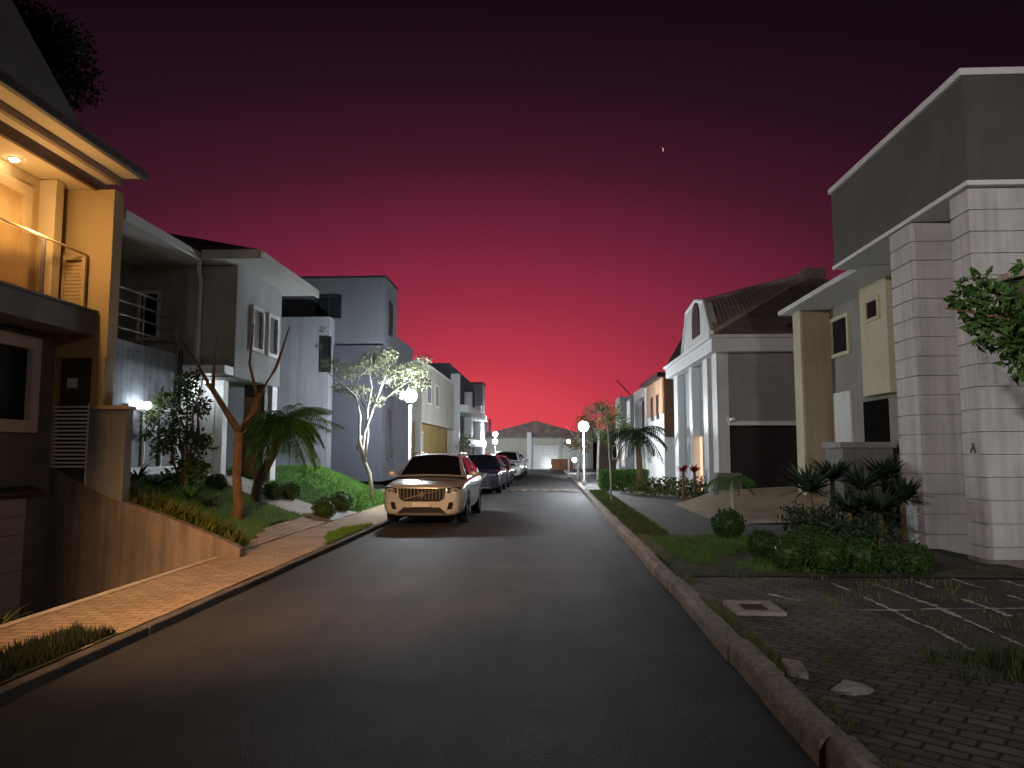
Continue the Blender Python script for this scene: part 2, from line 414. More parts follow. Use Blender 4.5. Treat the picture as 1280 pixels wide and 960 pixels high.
def cloud(b, c, r, n, ls, sq=(1, 1, 1), shell=.5):
    c = Vector(c)
    for _ in range(n):
        d = rdir(); q = r * (shell + (1 - shell) * R())
        p = c + Vector((d.x * sq[0], d.y * sq[1], d.z * sq[2])) * q
        b.leaf(p, (d + rdir() * .9), rdir(), ls * U(.6, 1.3), ls * U(.35, .6))
def box_ball(name, label, c, r, m=L_box, group=None, sq=(1, 1, 1), n=900, ls=.045):
    b = MB(); c = Vector(c)
    b.ball(c, r * .86, 14, 9, sq, .05)
    for _ in range(n):
        d = rdir(); q = r * (1 + .12 * mnoise.noise(d * 3 + c)) * U(.86, 1.02)
        p = c + Vector((d.x * sq[0], d.y * sq[1], d.z * sq[2])) * q
        b.leaf(p, d * .8 + rdir() * .8, rdir(), ls * U(.6, 1.3), ls * U(.4, .7))
    loc = Vector((c.x, c.y, c.z - r * sq[2]))
    b.v = [v - loc for v in b.v]
    o = b.build(name, m); o.location = loc
    return tag(o, label, 'shrub', group)
def grass(name, label, area, n, hmin, hmax, m, H, wd=.008, keep=None, kind='stuff'):
    b = MB(); k = 0
    x0, x1, y0, y1 = area
    while k < n:
        x, y = U(x0, x1), U(y0, y1)
        k += 1
        if keep and not keep(x, y): continue
        h = U(hmin, hmax); a = U(0, 6.283); wv = Vector((math.cos(a), math.sin(a), 0)) * wd * .5; z = H(x, y)
        tip = Vector((x + U(-.5, .5) * h, y + U(-.5, .5) * h, z + h)); p = Vector((x, y, z - .01))
        b.raw([p - wv, p + wv, tip], [(0, 1, 2)])
    o = b.build(name, m)
    return tag(o, label, 'grass', kind=kind)
def tree(name, label, base, paths, rads, crown, leafm, ls, barkm=M_bark, group=None, trunk_n=8):
    """paths: trunk and limbs as point lists; crown: list of (centre, radius, n, squash)"""
    t = thing(name, label, 'tree', base, group)
    b = MB()
    for pts, r in zip(paths, rads): b.tube(pts, r, trunk_n)
    b.build('trunk', barkm, t, smooth=True)
    if crown:
        c = MB()
        for ce, r, n, sq in crown: cloud(c, ce, r, n, ls, sq, .25)
        c.build('crown', leafm, t)
    return t
def wob(a, b, n=5, s=.05):
    a = Vector(a); b = Vector(b)
    return [a + (b - a) * i / n + (Vector((U(-s, s), U(-s, s), U(-s, s))) if 0 < i < n else Vector((0, 0, 0))) for i in range(n + 1)]
def frond(b, p, d, ln, leaf_l, leaf_w, droop, nl=16):
    q = Vector(p); dd = Vector(d).normalized(); pts = [q.copy()]
    for i in range(nl):
        dd = (dd + Vector((0, 0, -droop / nl))).normalized(); q = q + dd * ln / nl; pts.append(q.copy())
        t = i / nl
        side = dd.cross(Vector((0, 0, 1)))
        if side.length < .01: side = Vector((1, 0, 0))
        side.normalize()
        l = leaf_l * (math.sin(math.pi * min(1, .18 + t * .85)) ** .6)
        for s_ in (-1, 1):
            ld = (dd * .55 + side * s_ + Vector((0, 0, -.25 + U(-.2, .1)))).normalized()
            b.blade(q, ld, l * U(.85, 1.1), leaf_w, .5, 2)
    b.tube(pts[::3] + [pts[-1]], .008, 4)

# ================================================================== LEFT: balcony house
M_tan = mat('tan_render', (.52, .38, .20), .8, .08, 1.5, .12, 50, streak=.06)
M_cream = mat('cream_render', (.62, .50, .32), .75, .06, 2, .08, 50)
M_grey_d = mat('charcoal_render', (.23, .22, .21), .85, .2, 1.2, .2, 50, streak=.15)
M_grey_m = mat('mid_grey_render', (.24, .235, .23), .85, .15, 1.2, .2, 50, streak=.12)
YE = 10.7
A = thing('balcony_house', 'house with warm lit balcony, cream ceiling and dark grey lower storey beside the sunken drive', 'house', (-8, 6, 0))
XF = P(68, 450, y=YE - .02).x; XB = P(120, 392, y=YE - .02).x; ZS = P(120, 392, y=YE - .02).z; ZSB = P(114, 420, y=YE - .02).z
ZC = P(122, 236, y=YE - .02).z; XC = P(122, 236, y=YE).x
bx('wall', M_grey_d, A, -10.5, XF, 0, YE - .003, -1.5, ZSB - .02)
MB().box(-10.5, XB, 0, YE - .04, ZSB, ZS).build('balcony_slab', mat('slab_render', (.20, .19, .18), .8, .15, 2, .1, 40), A, bevel=.01)
bx('slab_lip', M_grey_m, A, XB - .06, XB + .05, 0, YE - .03, ZS + .002, ZS + .035)
pa = P(46, 300, y=10.25); pb0_ = P(67, 300, y=10.25)
bx('balcony_wall', M_tan, A, -10.5, pa.x, 0, 10.4, ZS, ZC - .01)
bx('pier', M_cream, A, -10.4, pb0_.x, 10.25, 10.42, ZS, ZC - .012)
# fin wall with doorway recess
xr_ = P(143, 250, y=YE).x; xr2 = P(131, 447, y=YE).x; xl_ = P(68, 480, y=YE).x; xm_ = P(113, 480, y=YE).x; zdo = P(130, 447, y=YE).z
fin = MB()
fin.box(-10.4, xr_, YE, 10.95, zdo, ZC - .006)
fin.box(xm_, xr_ - .03, YE + .01, 10.95, .8, zdo)
fin.box(-10.4, xl_, YE + .01, 10.95, .8, zdo)
fin.build('side_wall', M_tan, A)
bx('doorway', mat('doorway_brown', (.08, .055, .035), .7, .2, 2, .1, 40), A, xl_, xm_, 10.84, 10.94, .9, zdo)
q0_ = P(84, 485, y=10.83); q1_ = P(97, 473, y=10.83)
bx('intercom', M_trim, A, q0_.x, q1_.x, 10.82, 10.838, q0_.z, q1_.z)
# ceiling and eaves in steps
xf0 = P(185, 222, y=10.9).x; zf0 = P(185, 226, y=10.9).z; xs1 = P(150, 236, y=10.85).x
bx('ceiling', M_cream, A, -10.5, XC - .04, 0, YE + .28, ZC, ZC + .14)
bx('soffit', M_cream, A, XC + .021, xs1, 0, YE + .2, zf0 - .05, zf0 + .02)
bx('soffit', M_cream, A, xs1 + .021, xf0 - .085, 0, 10.88, zf0 + .03, zf0 + .08)
M_brown = mat('dark_brown_trim', (.10, .06, .04), .6, .2, 3, .1, 40)
bx('soffit_trim', M_brown, A, XC - .04, XC + .02, 0, YE + .24, ZC - .02, zf0 + .02)
bx('soffit_trim', mat('taupe_trim', (.25, .18, .13), .6, .15, 3, .1, 40), A, xs1 - .06, xs1 + .02, 0, YE + .22, zf0 - .07, zf0 + .06)
fa = MB(); fa.box(xf0 - .08, xf0, 0, 10.93, zf0, zf0 + .12); fa.box(-7.4, xf0 - .08, 10.885, 10.93, zf0 + .02, zf0 + .11); fa.build('fascia', mat('slate_fascia', (.10, .085, .09), .55, .2, 3, .1, 40), A, bevel=.012)
zr = zf0 + .12
bx('roof_deck', M_tile, A, -10.5, xf0 - .02, 0, 10.9, zr - .03, zr + .03)
p_end = P(97, 150, y=10.8); p_top = P(15, 0, y=10.8)
sl_ = (p_top - p_end).normalized()
a0 = p_end - sl_ * ((p_end.z - zr - .02) / sl_.z); a1 = a0 + sl_ * 4.2
MB().prism([(a0.x, 0, a0.z), (a0.x, 10.8, a0.z), (a1.x, 10.8, a1.z), (a1.x, 0, a1.z)], (-.25, 0, -.05)).build('roof', mat('grey_roof_sheet', (.42, .42, .41), .6, .15, 1.5, .1, 30, streak=.15), A)
n_ = Vector((sl_.z, 0, -sl_.x)); q0 = a0 + sl_ * .30 + n_ * .01; q1 = a0 + sl_ * .75 + n_ * .01
ye_ = 9.75
MB().prism([(q0.x, 3.5, q0.z), (q0.x, ye_, q0.z), (q1.x, ye_ - .3, q1.z), (q1.x, 3.5, q1.z)], n_ * .05).build('roof_window', M_glass, A)
# lower window, doors, garage
wt = P(45, 424, x=XF); wl_ = P(40, 541, x=XF)
window(A, (XF, wt.y - 2.6, wl_.z), (0, 1, 0), (1, 0, 0), 2.6, wt.z - wl_.z, M_trim, M_glass, .17, .10, 0, name='window')
dr = P(33, 300, x=pa.x).y
window(A, (pa.x, dr - 1.25, ZS + .02), (0, 1, 0), (1, 0, 0), 1.25, P(28, 232, x=pa.x).z - ZS, mat('honey_frame', (.62, .46, .26), .5, .1, 4, .08, 40), mat('honey_door', (.55, .38, .19), .5, .12, 4, .08, 30), .16, .06, 0, name='balcony_door')
window(A, (pa.x, dr - 4.2, ZS + .02), (0, 1, 0), (1, 0, 0), 2.2, 1.75, MATS['honey_frame'], M_glass, .1, .06, 1, name='window')
gy = P(31, 650, x=XF + .03).y; gz1 = P(31, 622, x=XF + .03).z
g = MB()
for i in range(9): g.box(XF, XF + .03, gy - 3.4, gy, -1.3 + i * (gz1 + 1.3) / 9, -1.3 + (i + .96) * (gz1 + 1.3) / 9)
g.build('garage_door', mat('pale_garage_door', (.55, .53, .50), .6, .1, 3, .1, 40), A)
MB().prism([(XF, gy - 3.7, gz1 + .02), (XF + .2, gy - 3.7, gz1 + .06), (XF + .2, gy - 3.7, gz1 + .10), (XF, gy - 3.7, gz1 + .16)], (0, 3.8, 0)).build('garage_canopy', M_brown, A)
# balcony balustrade: glass front, posts, louvred end
xrl = P(103, 385, y=YE - .1).x; zrl = P(104, 318, y=YE - .1).z; hp = P(53, 340, x=xrl).y
for yy in (hp - 4.4, hp - 2.2, hp): bx('post', MATS['slate_fascia'], A, xrl - .02, xrl + .02, yy - .02, yy + .02, ZS + .036, zrl - .03)
MB().tube([(xrl, 0, zrl), (xrl, YE - .08, zrl)], .02, 8).build('handrail', MATS['honey_frame'], A)
gp = MB(); gp.box(xrl - .005, xrl + .005, 0.0, hp - .04, ZS + .08, zrl - .04)
gm = bpy.data.materials.new('balustrade_glass'); nt2, N2, L2, b2 = nodes_of(gm)
tr = N2.new('ShaderNodeBsdfTransparent'); tr.inputs['Color'].default_value = (.93, .9, .85, 1)
gl = N2.new('ShaderNodeBsdfGlossy'); gl.inputs['Roughness'].default_value = .05
ly = N2.new('ShaderNodeLayerWeight'); ly.inputs['Blend'].default_value = .25
ml = N2.new('ShaderNodeMath'); ml.operation = 'MULTIPLY'; ml.inputs[1].default_value = .2; L2.new(ly.outputs['Fresnel'], ml.inputs[0])
ms_ = N2.new('ShaderNodeMixShader'); L2.new(ml.outputs[0], ms_.inputs[0]); L2.new(tr.outputs[0], ms_.inputs[1]); L2.new(gl.outputs[0], ms_.inputs[2])
L2.new(ms_.outputs[0], N2['Material Output'].inputs[0])
gp.build('glass_panel', gm, A)
lp = MB(); y = YE - .12; xl0 = P(75, 380, y=y).x
lp.box(xl0, xl0 + .04, y, y + .04, ZS + .036, zrl); lp.box(xrl - .03, xrl + .02, y, y + .04, ZS + .036, zrl - .022); lp.box(xl0 + .04, xrl - .03, y, y + .04, zrl - .09, zrl - .03)
for i in range(12): lp.box(xl0 + .042, xrl - .032, y + .012, y + .03, ZS + .1 + i * (zrl - ZS - .22) / 12, ZS + .1 + (i + .88) * (zrl - ZS - .22) / 12)
lp.build('louvre_panel', mat('honey_metal', (.5, .36, .2), .4, .1, 3, .05, 40), A)
# recessed spot
cx = P(18, 198, z=ZC)
MB().tube([(cx.x, cx.y, ZC), (cx.x, cx.y, ZC - .015)], [.075, .07], 16).build('downlight_ring', M_trim, A)
MB().tube([(cx.x, cx.y, ZC - .016), (cx.x, cx.y, ZC - .035)], [.055, .05], 16).build('downlight_bulb', emit('warm_bulb', (1, .78, .5), 60), A)
def lamp(name, kind, loc, col, power, radius=.08, size=None, blend=.5, aim=None):
    ld = bpy.data.lights.new(name, kind); ld.energy = power; ld.color = col; ld.shadow_soft_size = radius
    if kind == 'SPOT': ld.spot_size = math.radians(size); ld.spot_blend = blend
    o = bpy.data.objects.new(name, ld); COL.objects.link(o); o.location = loc
    if aim is not None: o.rotation_euler = (Vector(aim) - Vector(loc)).to_track_quat('-Z', 'Y').to_euler()
    return o
WARM = (1., .60, .24)
lamp('balcony_spot_light', 'POINT', (cx.x + .5, cx.y, ZC - .95), WARM, 40, .06)
lamp('balcony_spot_light', 'POINT', (cx.x + .5, cx.y - 2.6, ZC - .95), WARM, 40, .06)
lamp('balcony_spot_light', 'POINT', (cx.x + .5, cx.y - 5.2, ZC - .95), WARM, 30, .06)

# retaining wall of the ramp
rw = MB()
topl = [(P(u, v, y=YE).x, P(u, v, y=YE).z) for u, v in ((40, 578), (59, 582), (137, 622), (175, 635), (200, 643), (287, 679), (300, 686))]
rw.prism([(topl[0][0], YE, -1.5), (topl[-1][0], YE, -1.5)] + [(x, YE, z) for x, z in reversed(topl)], (0, .17, 0))
o = rw.build('retaining_wall', mat('stained_render', (.20, .16, .13), .9, .35, .8, .25, 40, streak=.35, fine=.1), bevel=.012)
tag(o, 'stained rendered retaining wall sloping down to the pavement beside the sunken drive', 'wall')
def wall_top(x):
    for (xa_, za_), (xb_, zb_) in zip(topl, topl[1:]):
        if xa_ <= x <= xb_: return za_ + (zb_ - za_) * (x - xa_) / (xb_ - xa_)
    return topl[0][1] if x < topl[0][0] else topl[-1][1]
# slatted gate and gate wall
x0, x1 = P(65, 505, y=10.74).x, P(114, 505, y=10.74).x; zg1 = P(90, 504, y=10.74).z; zg0 = P(90, 588, y=10.74).z
gt = thing('side_gate', 'small white gate of thin horizontal slats beside the tan house wall', 'gate', ((x0 + x1) / 2, 10.74, zg0))
b = MB()
b.box(x0, x0 + .04, 10.73, 10.77, zg0 - .2, zg1); b.box(x1 - .04, x1, 10.73, 10.77, zg0 - .2, zg1); b.build('frame', M_trim, gt)
b = MB()
for i in range(16): b.box(x0 + .042, x1 - .042, 10.74, 10.76, zg0 + .04 + i * (zg1 - zg0 - .05) / 16, zg0 + .04 + (i + .5) * (zg1 - zg0 - .05) / 16)
b.build('slats', M_trim, gt)
xg1 = P(156, 560, y=10.72).x; zg2 = P(140, 512, y=10.72).z
gw = thing('gate_wall', 'short grey rendered garden wall with a pale coping beside the slatted gate', 'wall', (-6.5, 10.8, .6))
bx('wall', M_grey_m, gw, x1 + .003, xg1, 10.705, 10.9, .4, zg2)
bx('coping', mat('sand_coping', (.5, .38, .25), .8, .15, 3, .2, 40), gw, x1 + .003, xg1 + .03, 10.67, 10.93, zg2 + .002, zg2 + .06, .008)

# ================================================================== LEFT: white-eaved house with blue-grey wall
M_blue = mat('blue_grey_stucco', (.34, .38, .43), .85, .3, 2.2, .45, 12, streak=.35, bdist=.03)
M_gr2 = mat('soft_grey_render', (.40, .42, .42), .8, .12, 1.5, .15, 50, streak=.1)
M_taupe = mat('taupe_render', (.42, .39, .36), .85, .12, 1.5, .15, 50, streak=.1)
B = thing('white_eaved_house', 'two storey house with white eaves, blue-grey textured wall and steel balcony railing', 'house', (-8, 15, 1))
bx('textured_wall', M_blue, B, -11, -7.7, 12.3, 14.97, .3, 3.62)
bx('upper_wall', M_taupe, B, -12, -9.0, 11.6, 15.7, 3.62, 5.9)
bx('side_pier', M_grey_d, B, -12, -8.4, 11.9, 12.28, .3, 5.6)
upv = MB(); upv.use(M_gr2); upv.box(-12, -6.72, 15.5, 18.2, 3.2, 5.64)
upv.build('upper_storey', M_gr2, B)
bx('taupe_facing', M_taupe, B, -9.0, -6.726, 15.485, 15.499, 3.2, 5.64)
# entry wall under
bx('entry_wall', M_white, B, -12, -7.28, 16.25, 16.5, .6, 3.2)
bx('entry_side_wall', M_white, B, -7.9, -7.75, 14.98, 16.25, .8, 3.3)
bx('porch_back', mat('porch_dark', (.05, .045, .045), .7, .2, 2, .1, 40), B, -7.28, -6.78, 17.4, 17.6, .6, 3.2)
bx('porch_column', M_white, B, -6.98, -6.76, 17.85, 18.19, .6, 3.195)
bx('entry_canopy', M_trim, B, -8.4, -6.72, 15.0, 15.47, 3.22, 3.40, .01)
bx('porch_door', M_wood, B, -7.24, -6.85, 17.36, 17.4, .98, 2.9)
window(B, (-7.88, 16.25, .95), (1, 0, 0), (0, -1, 0), .42, 2.0, M_trim, M_trim, .06, .04, 0, name='entry_door')
# eaves: boxed white
M_soff = mat('white_soffit', (.70, .71, .72), .65, .05, 2, .05, 50)
bx('soffit', M_soff, B, -12, -7.25, 12.0, 14.82, 5.60, 5.66)
bx('soffit', M_soff, B, -12, -6.0, 14.82, 18.75, 5.66, 5.72)
f = MB(); f.box(-7.25, -7.19, 12.0, 14.8, 5.56, 5.74); f.build('fascia', M_trim, B, bevel=.008)
f = MB(); f.box(-7.19, -5.97, 14.76, 14.82, 5.60, 5.80); f.box(-6.0, -5.94, 14.82, 18.79, 5.60, 5.80); f.build('fascia', M_trim, B, bevel=.008)
rf = MB(); rx, ry, rz = -9.3, 16.8, 6.85
ev = [(-5.98, 14.78, 5.8), (-5.98, 18.75, 5.8), (-13, 18.75, 5.8), (-13, 14.78, 5.8)]
rf.face([ev[0], ev[1], (rx, ry, rz)]); rf.face([ev[1], ev[2], (-12, ry, rz), (rx, ry, rz)]); rf.face([ev[3], ev[0], (rx, ry, rz), (-12, ry, rz)]); rf.face([ev[2], ev[3], (-12, ry, rz)])
rf.face([(-7.22, 12.0, 5.75), (-7.22, 14.78, 5.75), (-9.5, 14.78, 6.5), (-9.5, 13.2, 6.5)])
rf.build('roof', M_tile, B)
# downpipe
MB().tube([(-7.2, 14.74, 5.62), (-7.35, 15.0, 5.45), (-7.5, 15.43, 5.3), (-7.5, 15.43, 3.42)], .045, 8).build('downpipe', M_trim, B)
MB().tube([(-7.66, 15.0, 3.7), (-7.66, 15.0, .9)], .045, 8).build('downpipe', M_dark, B)
# terrace railing
r = MB()
for yy in (12.34, 13.65, 14.93): r.tube([(-7.74, yy, 3.62), (-7.74, yy, 4.6)], .022, 8)
for zz_ in (3.85, 4.1, 4.35, 4.6): r.tube([(-7.74, 12.32, zz_), (-7.74, 14.96, zz_)], .02 if zz_ < 4.5 else .026, 8)
r.build('terrace_railing', M_steel, B, smooth=True)
# windows
Yw0 = P(152, 540, x=-7.7).y; Yw1 = P(221, 540, x=-7.7).y
window(B, (-7.7, Yw0 + .05, 1.22), (0, 1, 0), (1, 0, 0), Yw1 - Yw0 - .1, 1.25, M_trim, MATS.get('curtained_glass') or mat('curtained_glass', (.13, .14, .15), .5, .3, 2.5, .05, 20, spec=.2), .08, .08, 2, sill=True)
for u0, u1 in ((313, 328), (333, 346)):
    a = P(u0, 400, x=-6.72).y; c = P(u1, 400, x=-6.72).y
    window(B, (-6.72, a, 3.88), (0, 1, 0), (1, 0, 0), c - a, 1.05, M_trim, mat('curtained_glass', (.13, .14, .15), .5, .3, 2.5, .05, 20, spec=.2), .09, .07, 0, name='window')
window(B, (-9.0, 13.5, 3.66), (0, 1, 0), (1, 0, 0), 1.1, 1.55, M_gr2, M_glass, .1, .05, 1, name='terrace_door')
window(B, (-8.9, 15.485, 4.0), (1, 0, 0), (0, -1, 0), .5, 1.1, M_trim, M_glass, .07, .04, 0, name='window')
# globe wall lamps by the window
E_led = emit('led_globe', (.88, .95, 1.), 60)
for i, (yy, off) in enumerate(((P(175, 495, x=-7.5).y, .12), (P(185, 496, x=-7.5).y, .12))):
    t = thing('wall_lamp', ('white globe wall lamp beside the blue-grey window, the nearer of its pair', 'white globe wall lamp beside the blue-grey window, the farther of its pair')[i], 'wall lamp', (-7.62, yy, 2.36), 'globe lamps on the blue-grey wall')
    MB().tube([(-7.69, yy, 2.36), (-7.62 + off, yy, 2.36), (-7.62 + off, yy, 2.40)], .015, 6).build('bracket', M_steel, t)
    MB().ball((-7.62 + off, yy, 2.46), .07, 12, 8).build('globe', emit('wall_globe', (.9, .95, 1.), 24), t, smooth=True)
# porch light
t = thing('porch_light', 'small bright ceiling light over the white entry wall', 'light', (-7.55, 15.9, 3.2))
MB().tube([(-7.5, 15.9, 3.215), (-7.5, 15.9, 3.13)], .07, 12).build('housing', M_trim, t)
MB().tube([(-7.5, 15.9, 3.128), (-7.5, 15.9, 3.10)], .06, 12).build('diffuser', emit('porch_led', (.85, .93, 1.), 110), t)

# ================================================================== LEFT: tall modern grey house
M_bl = mat('blue_black_render', (.055, .058, .075), .8, .1, 1.2, .12, 40, streak=.1)
M_lg = mat('pale_grey_render', (.22, .23, .255), .8, .12, 1, .12, 40, streak=.15)
M_sl = mat('slate_grey_render', (.095, .10, .115), .8, .1, 1, .12, 40, streak=.12)
Cc = thing('modern_grey_house', 'tall flat roofed house of dark slate grey boxes behind the pale tree', 'house', (-7, 24.5, .9))
xa = P(358, 400, y=24).x; xb = P(412, 400, y=24).x; xc = P(481, 400, y=24.6).x
ztop = P(480, 347, y=24.6).z; zlow = P(380, 396, y=24).z
bx('lower_wall', M_lg, Cc, xa - 3, xb, 24.0, 30, .5, zlow)
bx('upper_box', M_sl, Cc, xa - 2, xc, 24.6, 26.6, zlow - .9, ztop)
bx('parapet_cap', M_dark, Cc, xa - 2.03, xc + .03, 24.57, 26.63, ztop, ztop + .07)
bx('side_wall', M_bl, Cc, xb + .003, xc - .02, 24.5, 26.5, .6, zlow - .903)
bx('rear_wall', M_sl, Cc, xa - 2, xc - .1, 26.605, 30.5, .6, zlow - .2)
a = P(400, 445, y=24)
window(Cc, (a.x + .02, 24.0, a.z - .55), (1, 0, 0), (0, -1, 0), .36, 1.2, M_dark, M_glass, .04, .04, 0)
window(Cc, (xc, 25.2, ztop - 1.9), (0, 1, 0), (1, 0, 0), .55, 1.2, M_dark, M_glass, .04, .04, 0)
window(Cc, (xc - .02, 25.2, 1.3), (0, 1, 0), (1, 0, 0), .8, 1.8, M_dark, M_glass, .05, .04, 0, name='door')
a = P(398, 400, y=24.6)
window(Cc, (a.x - .1, 24.6, zlow + .05), (1, 0, 0), (0, -1, 0), .9, .8, M_dark, M_glass, .04, .04, 1, name='window')

# ================================================================== LEFT: row behind
def house_boxes(name, label, loc, boxes):
    t = thing(name, label, 'house', loc)
    for nm, m, x0, x1, y0, y1, z0, z1 in boxes: bx(nm, m, t, x0, x1, y0, y1, z0, z1)
    return t
M_cr2 = mat('pale_cream_render', (.55, .51, .44), .8, .1, 1, .1, 40, streak=.12)
M_och = mat('ochre_render', (.42, .28, .10), .8, .15, 1, .1, 40, streak=.1)
xD = -5.3; 
D = thing('cream_block_house', 'pale cream house block with an ochre lower storey behind the silver car', 'house', (-6.5, 31, .5))
zd = P(560, 476, x=xD).z; yd0 = P(527, 520, x=xD).y; yd1 = P(567, 520, x=xD).y
zm = P(545, 533, x=xD).z
bx('upper_wall', M_cr2, D, -11, xD, yd0, yd1, zm + .05, zd)
bx('parapet_cap', M_trim, D, -11, xD + .05, yd0 - .05, yd1 + .05, zd, zd + .1)
bx('lower_wall', M_och, D, -11, xD - .35, yd0 + .2, yd1 - .05, .3, zm + .047)
bx('porch_column', M_cr2, D, xD - .3, xD - .05, yd0 + .1, yd0 + .4, .3, zm + .045)
bx('porch_column', M_cr2, D, xD - .3, xD - .05, yd1 - .5, yd1 - .2, .3, zm + .045)
window(D, (xD - .35, yd0 + .8, .6), (0, 1, 0), (1, 0, 0), 1.5, 1.9, M_trim, M_trim, .08, .05, 1, name='garage_door')
window(D, (xD, yd0 + 1.2, zm + .9), (0, 1, 0), (1, 0, 0), 1.2, 1.1, M_trim, M_glass, .08, .05, 1)
window(D, (xD, yd0 + 3.6, zm + .9), (0, 1, 0), (1, 0, 0), 1.2, 1.1, M_trim, M_glass, .08, .05, 1)
# narrow grey house with stepped white pillars
E0 = yd1 + .3
Eh = thing('white_pillar_house', 'narrow grey house front with tall white pillars and white cross beams', 'house', (-6.5, E0 + 3, .4))
ze = P(590, 478, x=-5.3).z
yE1 = P(598, 520, x=-5.3).y
bx('wall', M_sl, Eh, -11, -5.6, E0, yE1, .2, ze + .2)
for k in range(3):
    yy = E0 + .3 + k * (yE1 - E0 - .8) / 2
    bx('pillar', M_trim, Eh, -5.55, -5.05, yy, yy + .45, .2, ze - .4 - .5 * k)
bx('cross_beam', M_trim, Eh, -5.58, -4.6, E0 + 1.0, yE1 - .2, 3.9, 4.35)
bx('cross_beam', M_trim, Eh, -5.58, -4.7, E0 + .9, yE1, 1.9, 2.35)
window(Eh, (-5.6, E0 + 1.2, 2.5), (0, 1, 0), (1, 0, 0), 1.6, 1.2, M_dark, mat('red_panel', (.4, .05, .06), .6, .1, 2, .1, 30), .08, .05, 0)
window(Eh, (-5.6, E0 + 3.4, .6), (0, 1, 0), (1, 0, 0), 1.2, 1.2, M_trim, M_glass, .08, .05, 1)
# dark mauve block beyond
G0 = yE1 + .4; yG1 = P(620, 520, x=-5.0).y
zg = P(618, 495, x=-5.0).z
Gh = thing('mauve_grey_house', 'plain mauve grey house block with flat roof, last tall one on the left', 'house', (-6.5, G0 + 3, .3))
bx('wall', mat('mauve_render', (.26, .22, .24), .85, .12, 1, .1, 30, streak=.15), Gh, -12, -5.0, G0, min(yG1, 60), .1, zg)
bx('parapet_cap', M_dark, Gh, -12.05, -4.95, G0 - .05, min(yG1, 60) + .05, zg, zg + .12)
window(Gh, (-5.0, G0 + 1.5, 3.0), (0, 1, 0), (1, 0, 0), 2., 1.4, M_dark, M_glass, .1, .06, 1)
window(Gh, (-5.0, G0 + 6, 3.0), (0, 1, 0), (1, 0, 0), 2., 1.4, M_dark, M_glass, .1, .06, 1)

# ================================================================== END OF THE STREET
ew = thing('white_garage_house', 'low white garage building facing the end of the street', 'house', (0, 67.5, 0))
bx('wall', M_cr2, ew, -6.5, 4.2, 67.2, 74, -.1, 2.75)
bx('parapet_cap', M_conc, ew, -6.6, 4.3, 67.1, 74.1, 2.75, 2.9)
for k in range(2):
    g = MB()
    for i in range(8): g.box(-1.2 + k * 2.7, 1.1 + k * 2.7, 67.14, 67.19, .0 + i * .27, .25 + i * .27)
    g.build('garage_door', M_white, ew)
bx('wall_column', M_trim, ew, -1.75, -1.35, 66.9, 67.19, -.1, 3.3)
rb = MB(); rb.prism([(-6.6, 67.6, 2.9), (4.3, 67.6, 2.9), (-1, 67.6, 4.4)], (0, 6, 0)); rb.build('roof', M_tile, ew)
bw = tag(MB().box(.4, 2.3, 63.9, 64.2, -.05, .95).build('brick_wall', brick_mat('orange_brick', (.36, .15, .07), (.28, .11, .05), (.25, .2, .16), 1, .24, .08, .01, rot=0)), 'low orange brick wall at the far end of the street', 'wall')
h2 = thing('grey_hip_house', 'pale grey house with hipped roof at the far end, beyond the left-hand cars', 'house', (-9, 69, 0))
bx('wall', M_lg, h2, -14, -6.7, 67.5, 74, -.1, 3.4)
rb = MB(); rb.raw([(-14.4, 67.1, 3.4), (-6.4, 67.1, 3.4), (-6.4, 74.4, 3.4), (-14.4, 74.4, 3.4), (-10.4, 69.5, 5.2), (-10.4, 72, 5.2)], [(0, 1, 4), (1, 2, 5, 4), (2, 3, 5), (3, 0, 4, 5), (0, 3, 2, 1)]); rb.build('roof', M_tile, h2)
window(h2, (-9.5, 67.5, .9), (1, 0, 0), (0, -1, 0), 1.4, 1.2, M_trim, M_glass, .08, .05, 1)
h3 = thing('dim_brown_house', 'dim brown house with a low gable roof at the far end, behind the street trees', 'house', (9, 69, 0))
bx('wall', mat('brown_render', (.22, .15, .11), .85, .15, 1, .1, 30), h3, 4.6, 13, 67.8, 75, -.1, 3.2)
rb = MB(); rb.prism([(4.2, 67.4, 3.2), (13.4, 67.4, 3.2), (8.8, 67.4, 5.0)], (0, 8, 0)); rb.build('roof', M_tile, h3)
window(h3, (6, 67.8, .9), (1, 0, 0), (0, -1, 0), 1.4, 1.2, M_trim, M_glass, .08, .05, 1)
# far woods on the skyline
wd = MB(); random.seed(21)
for i in range(46):
    x = -75 + i * 3.4 + U(-1, 1); h = 3.2 + 1.6 * mnoise.noise(Vector((i * .35, 0, 5))) + U(-.4, .5)
    for k in range(3): cloud(wd, (x + U(-1.3, 1.3), 98 + U(-4, 4), h * U(.4, .85)), h * .42, 150, .55, (1.1, 1, .9), .2)
tag(wd.build('distant_woods', L_dark), 'dark line of distant trees on the skyline behind the houses', 'trees', kind='stuff')

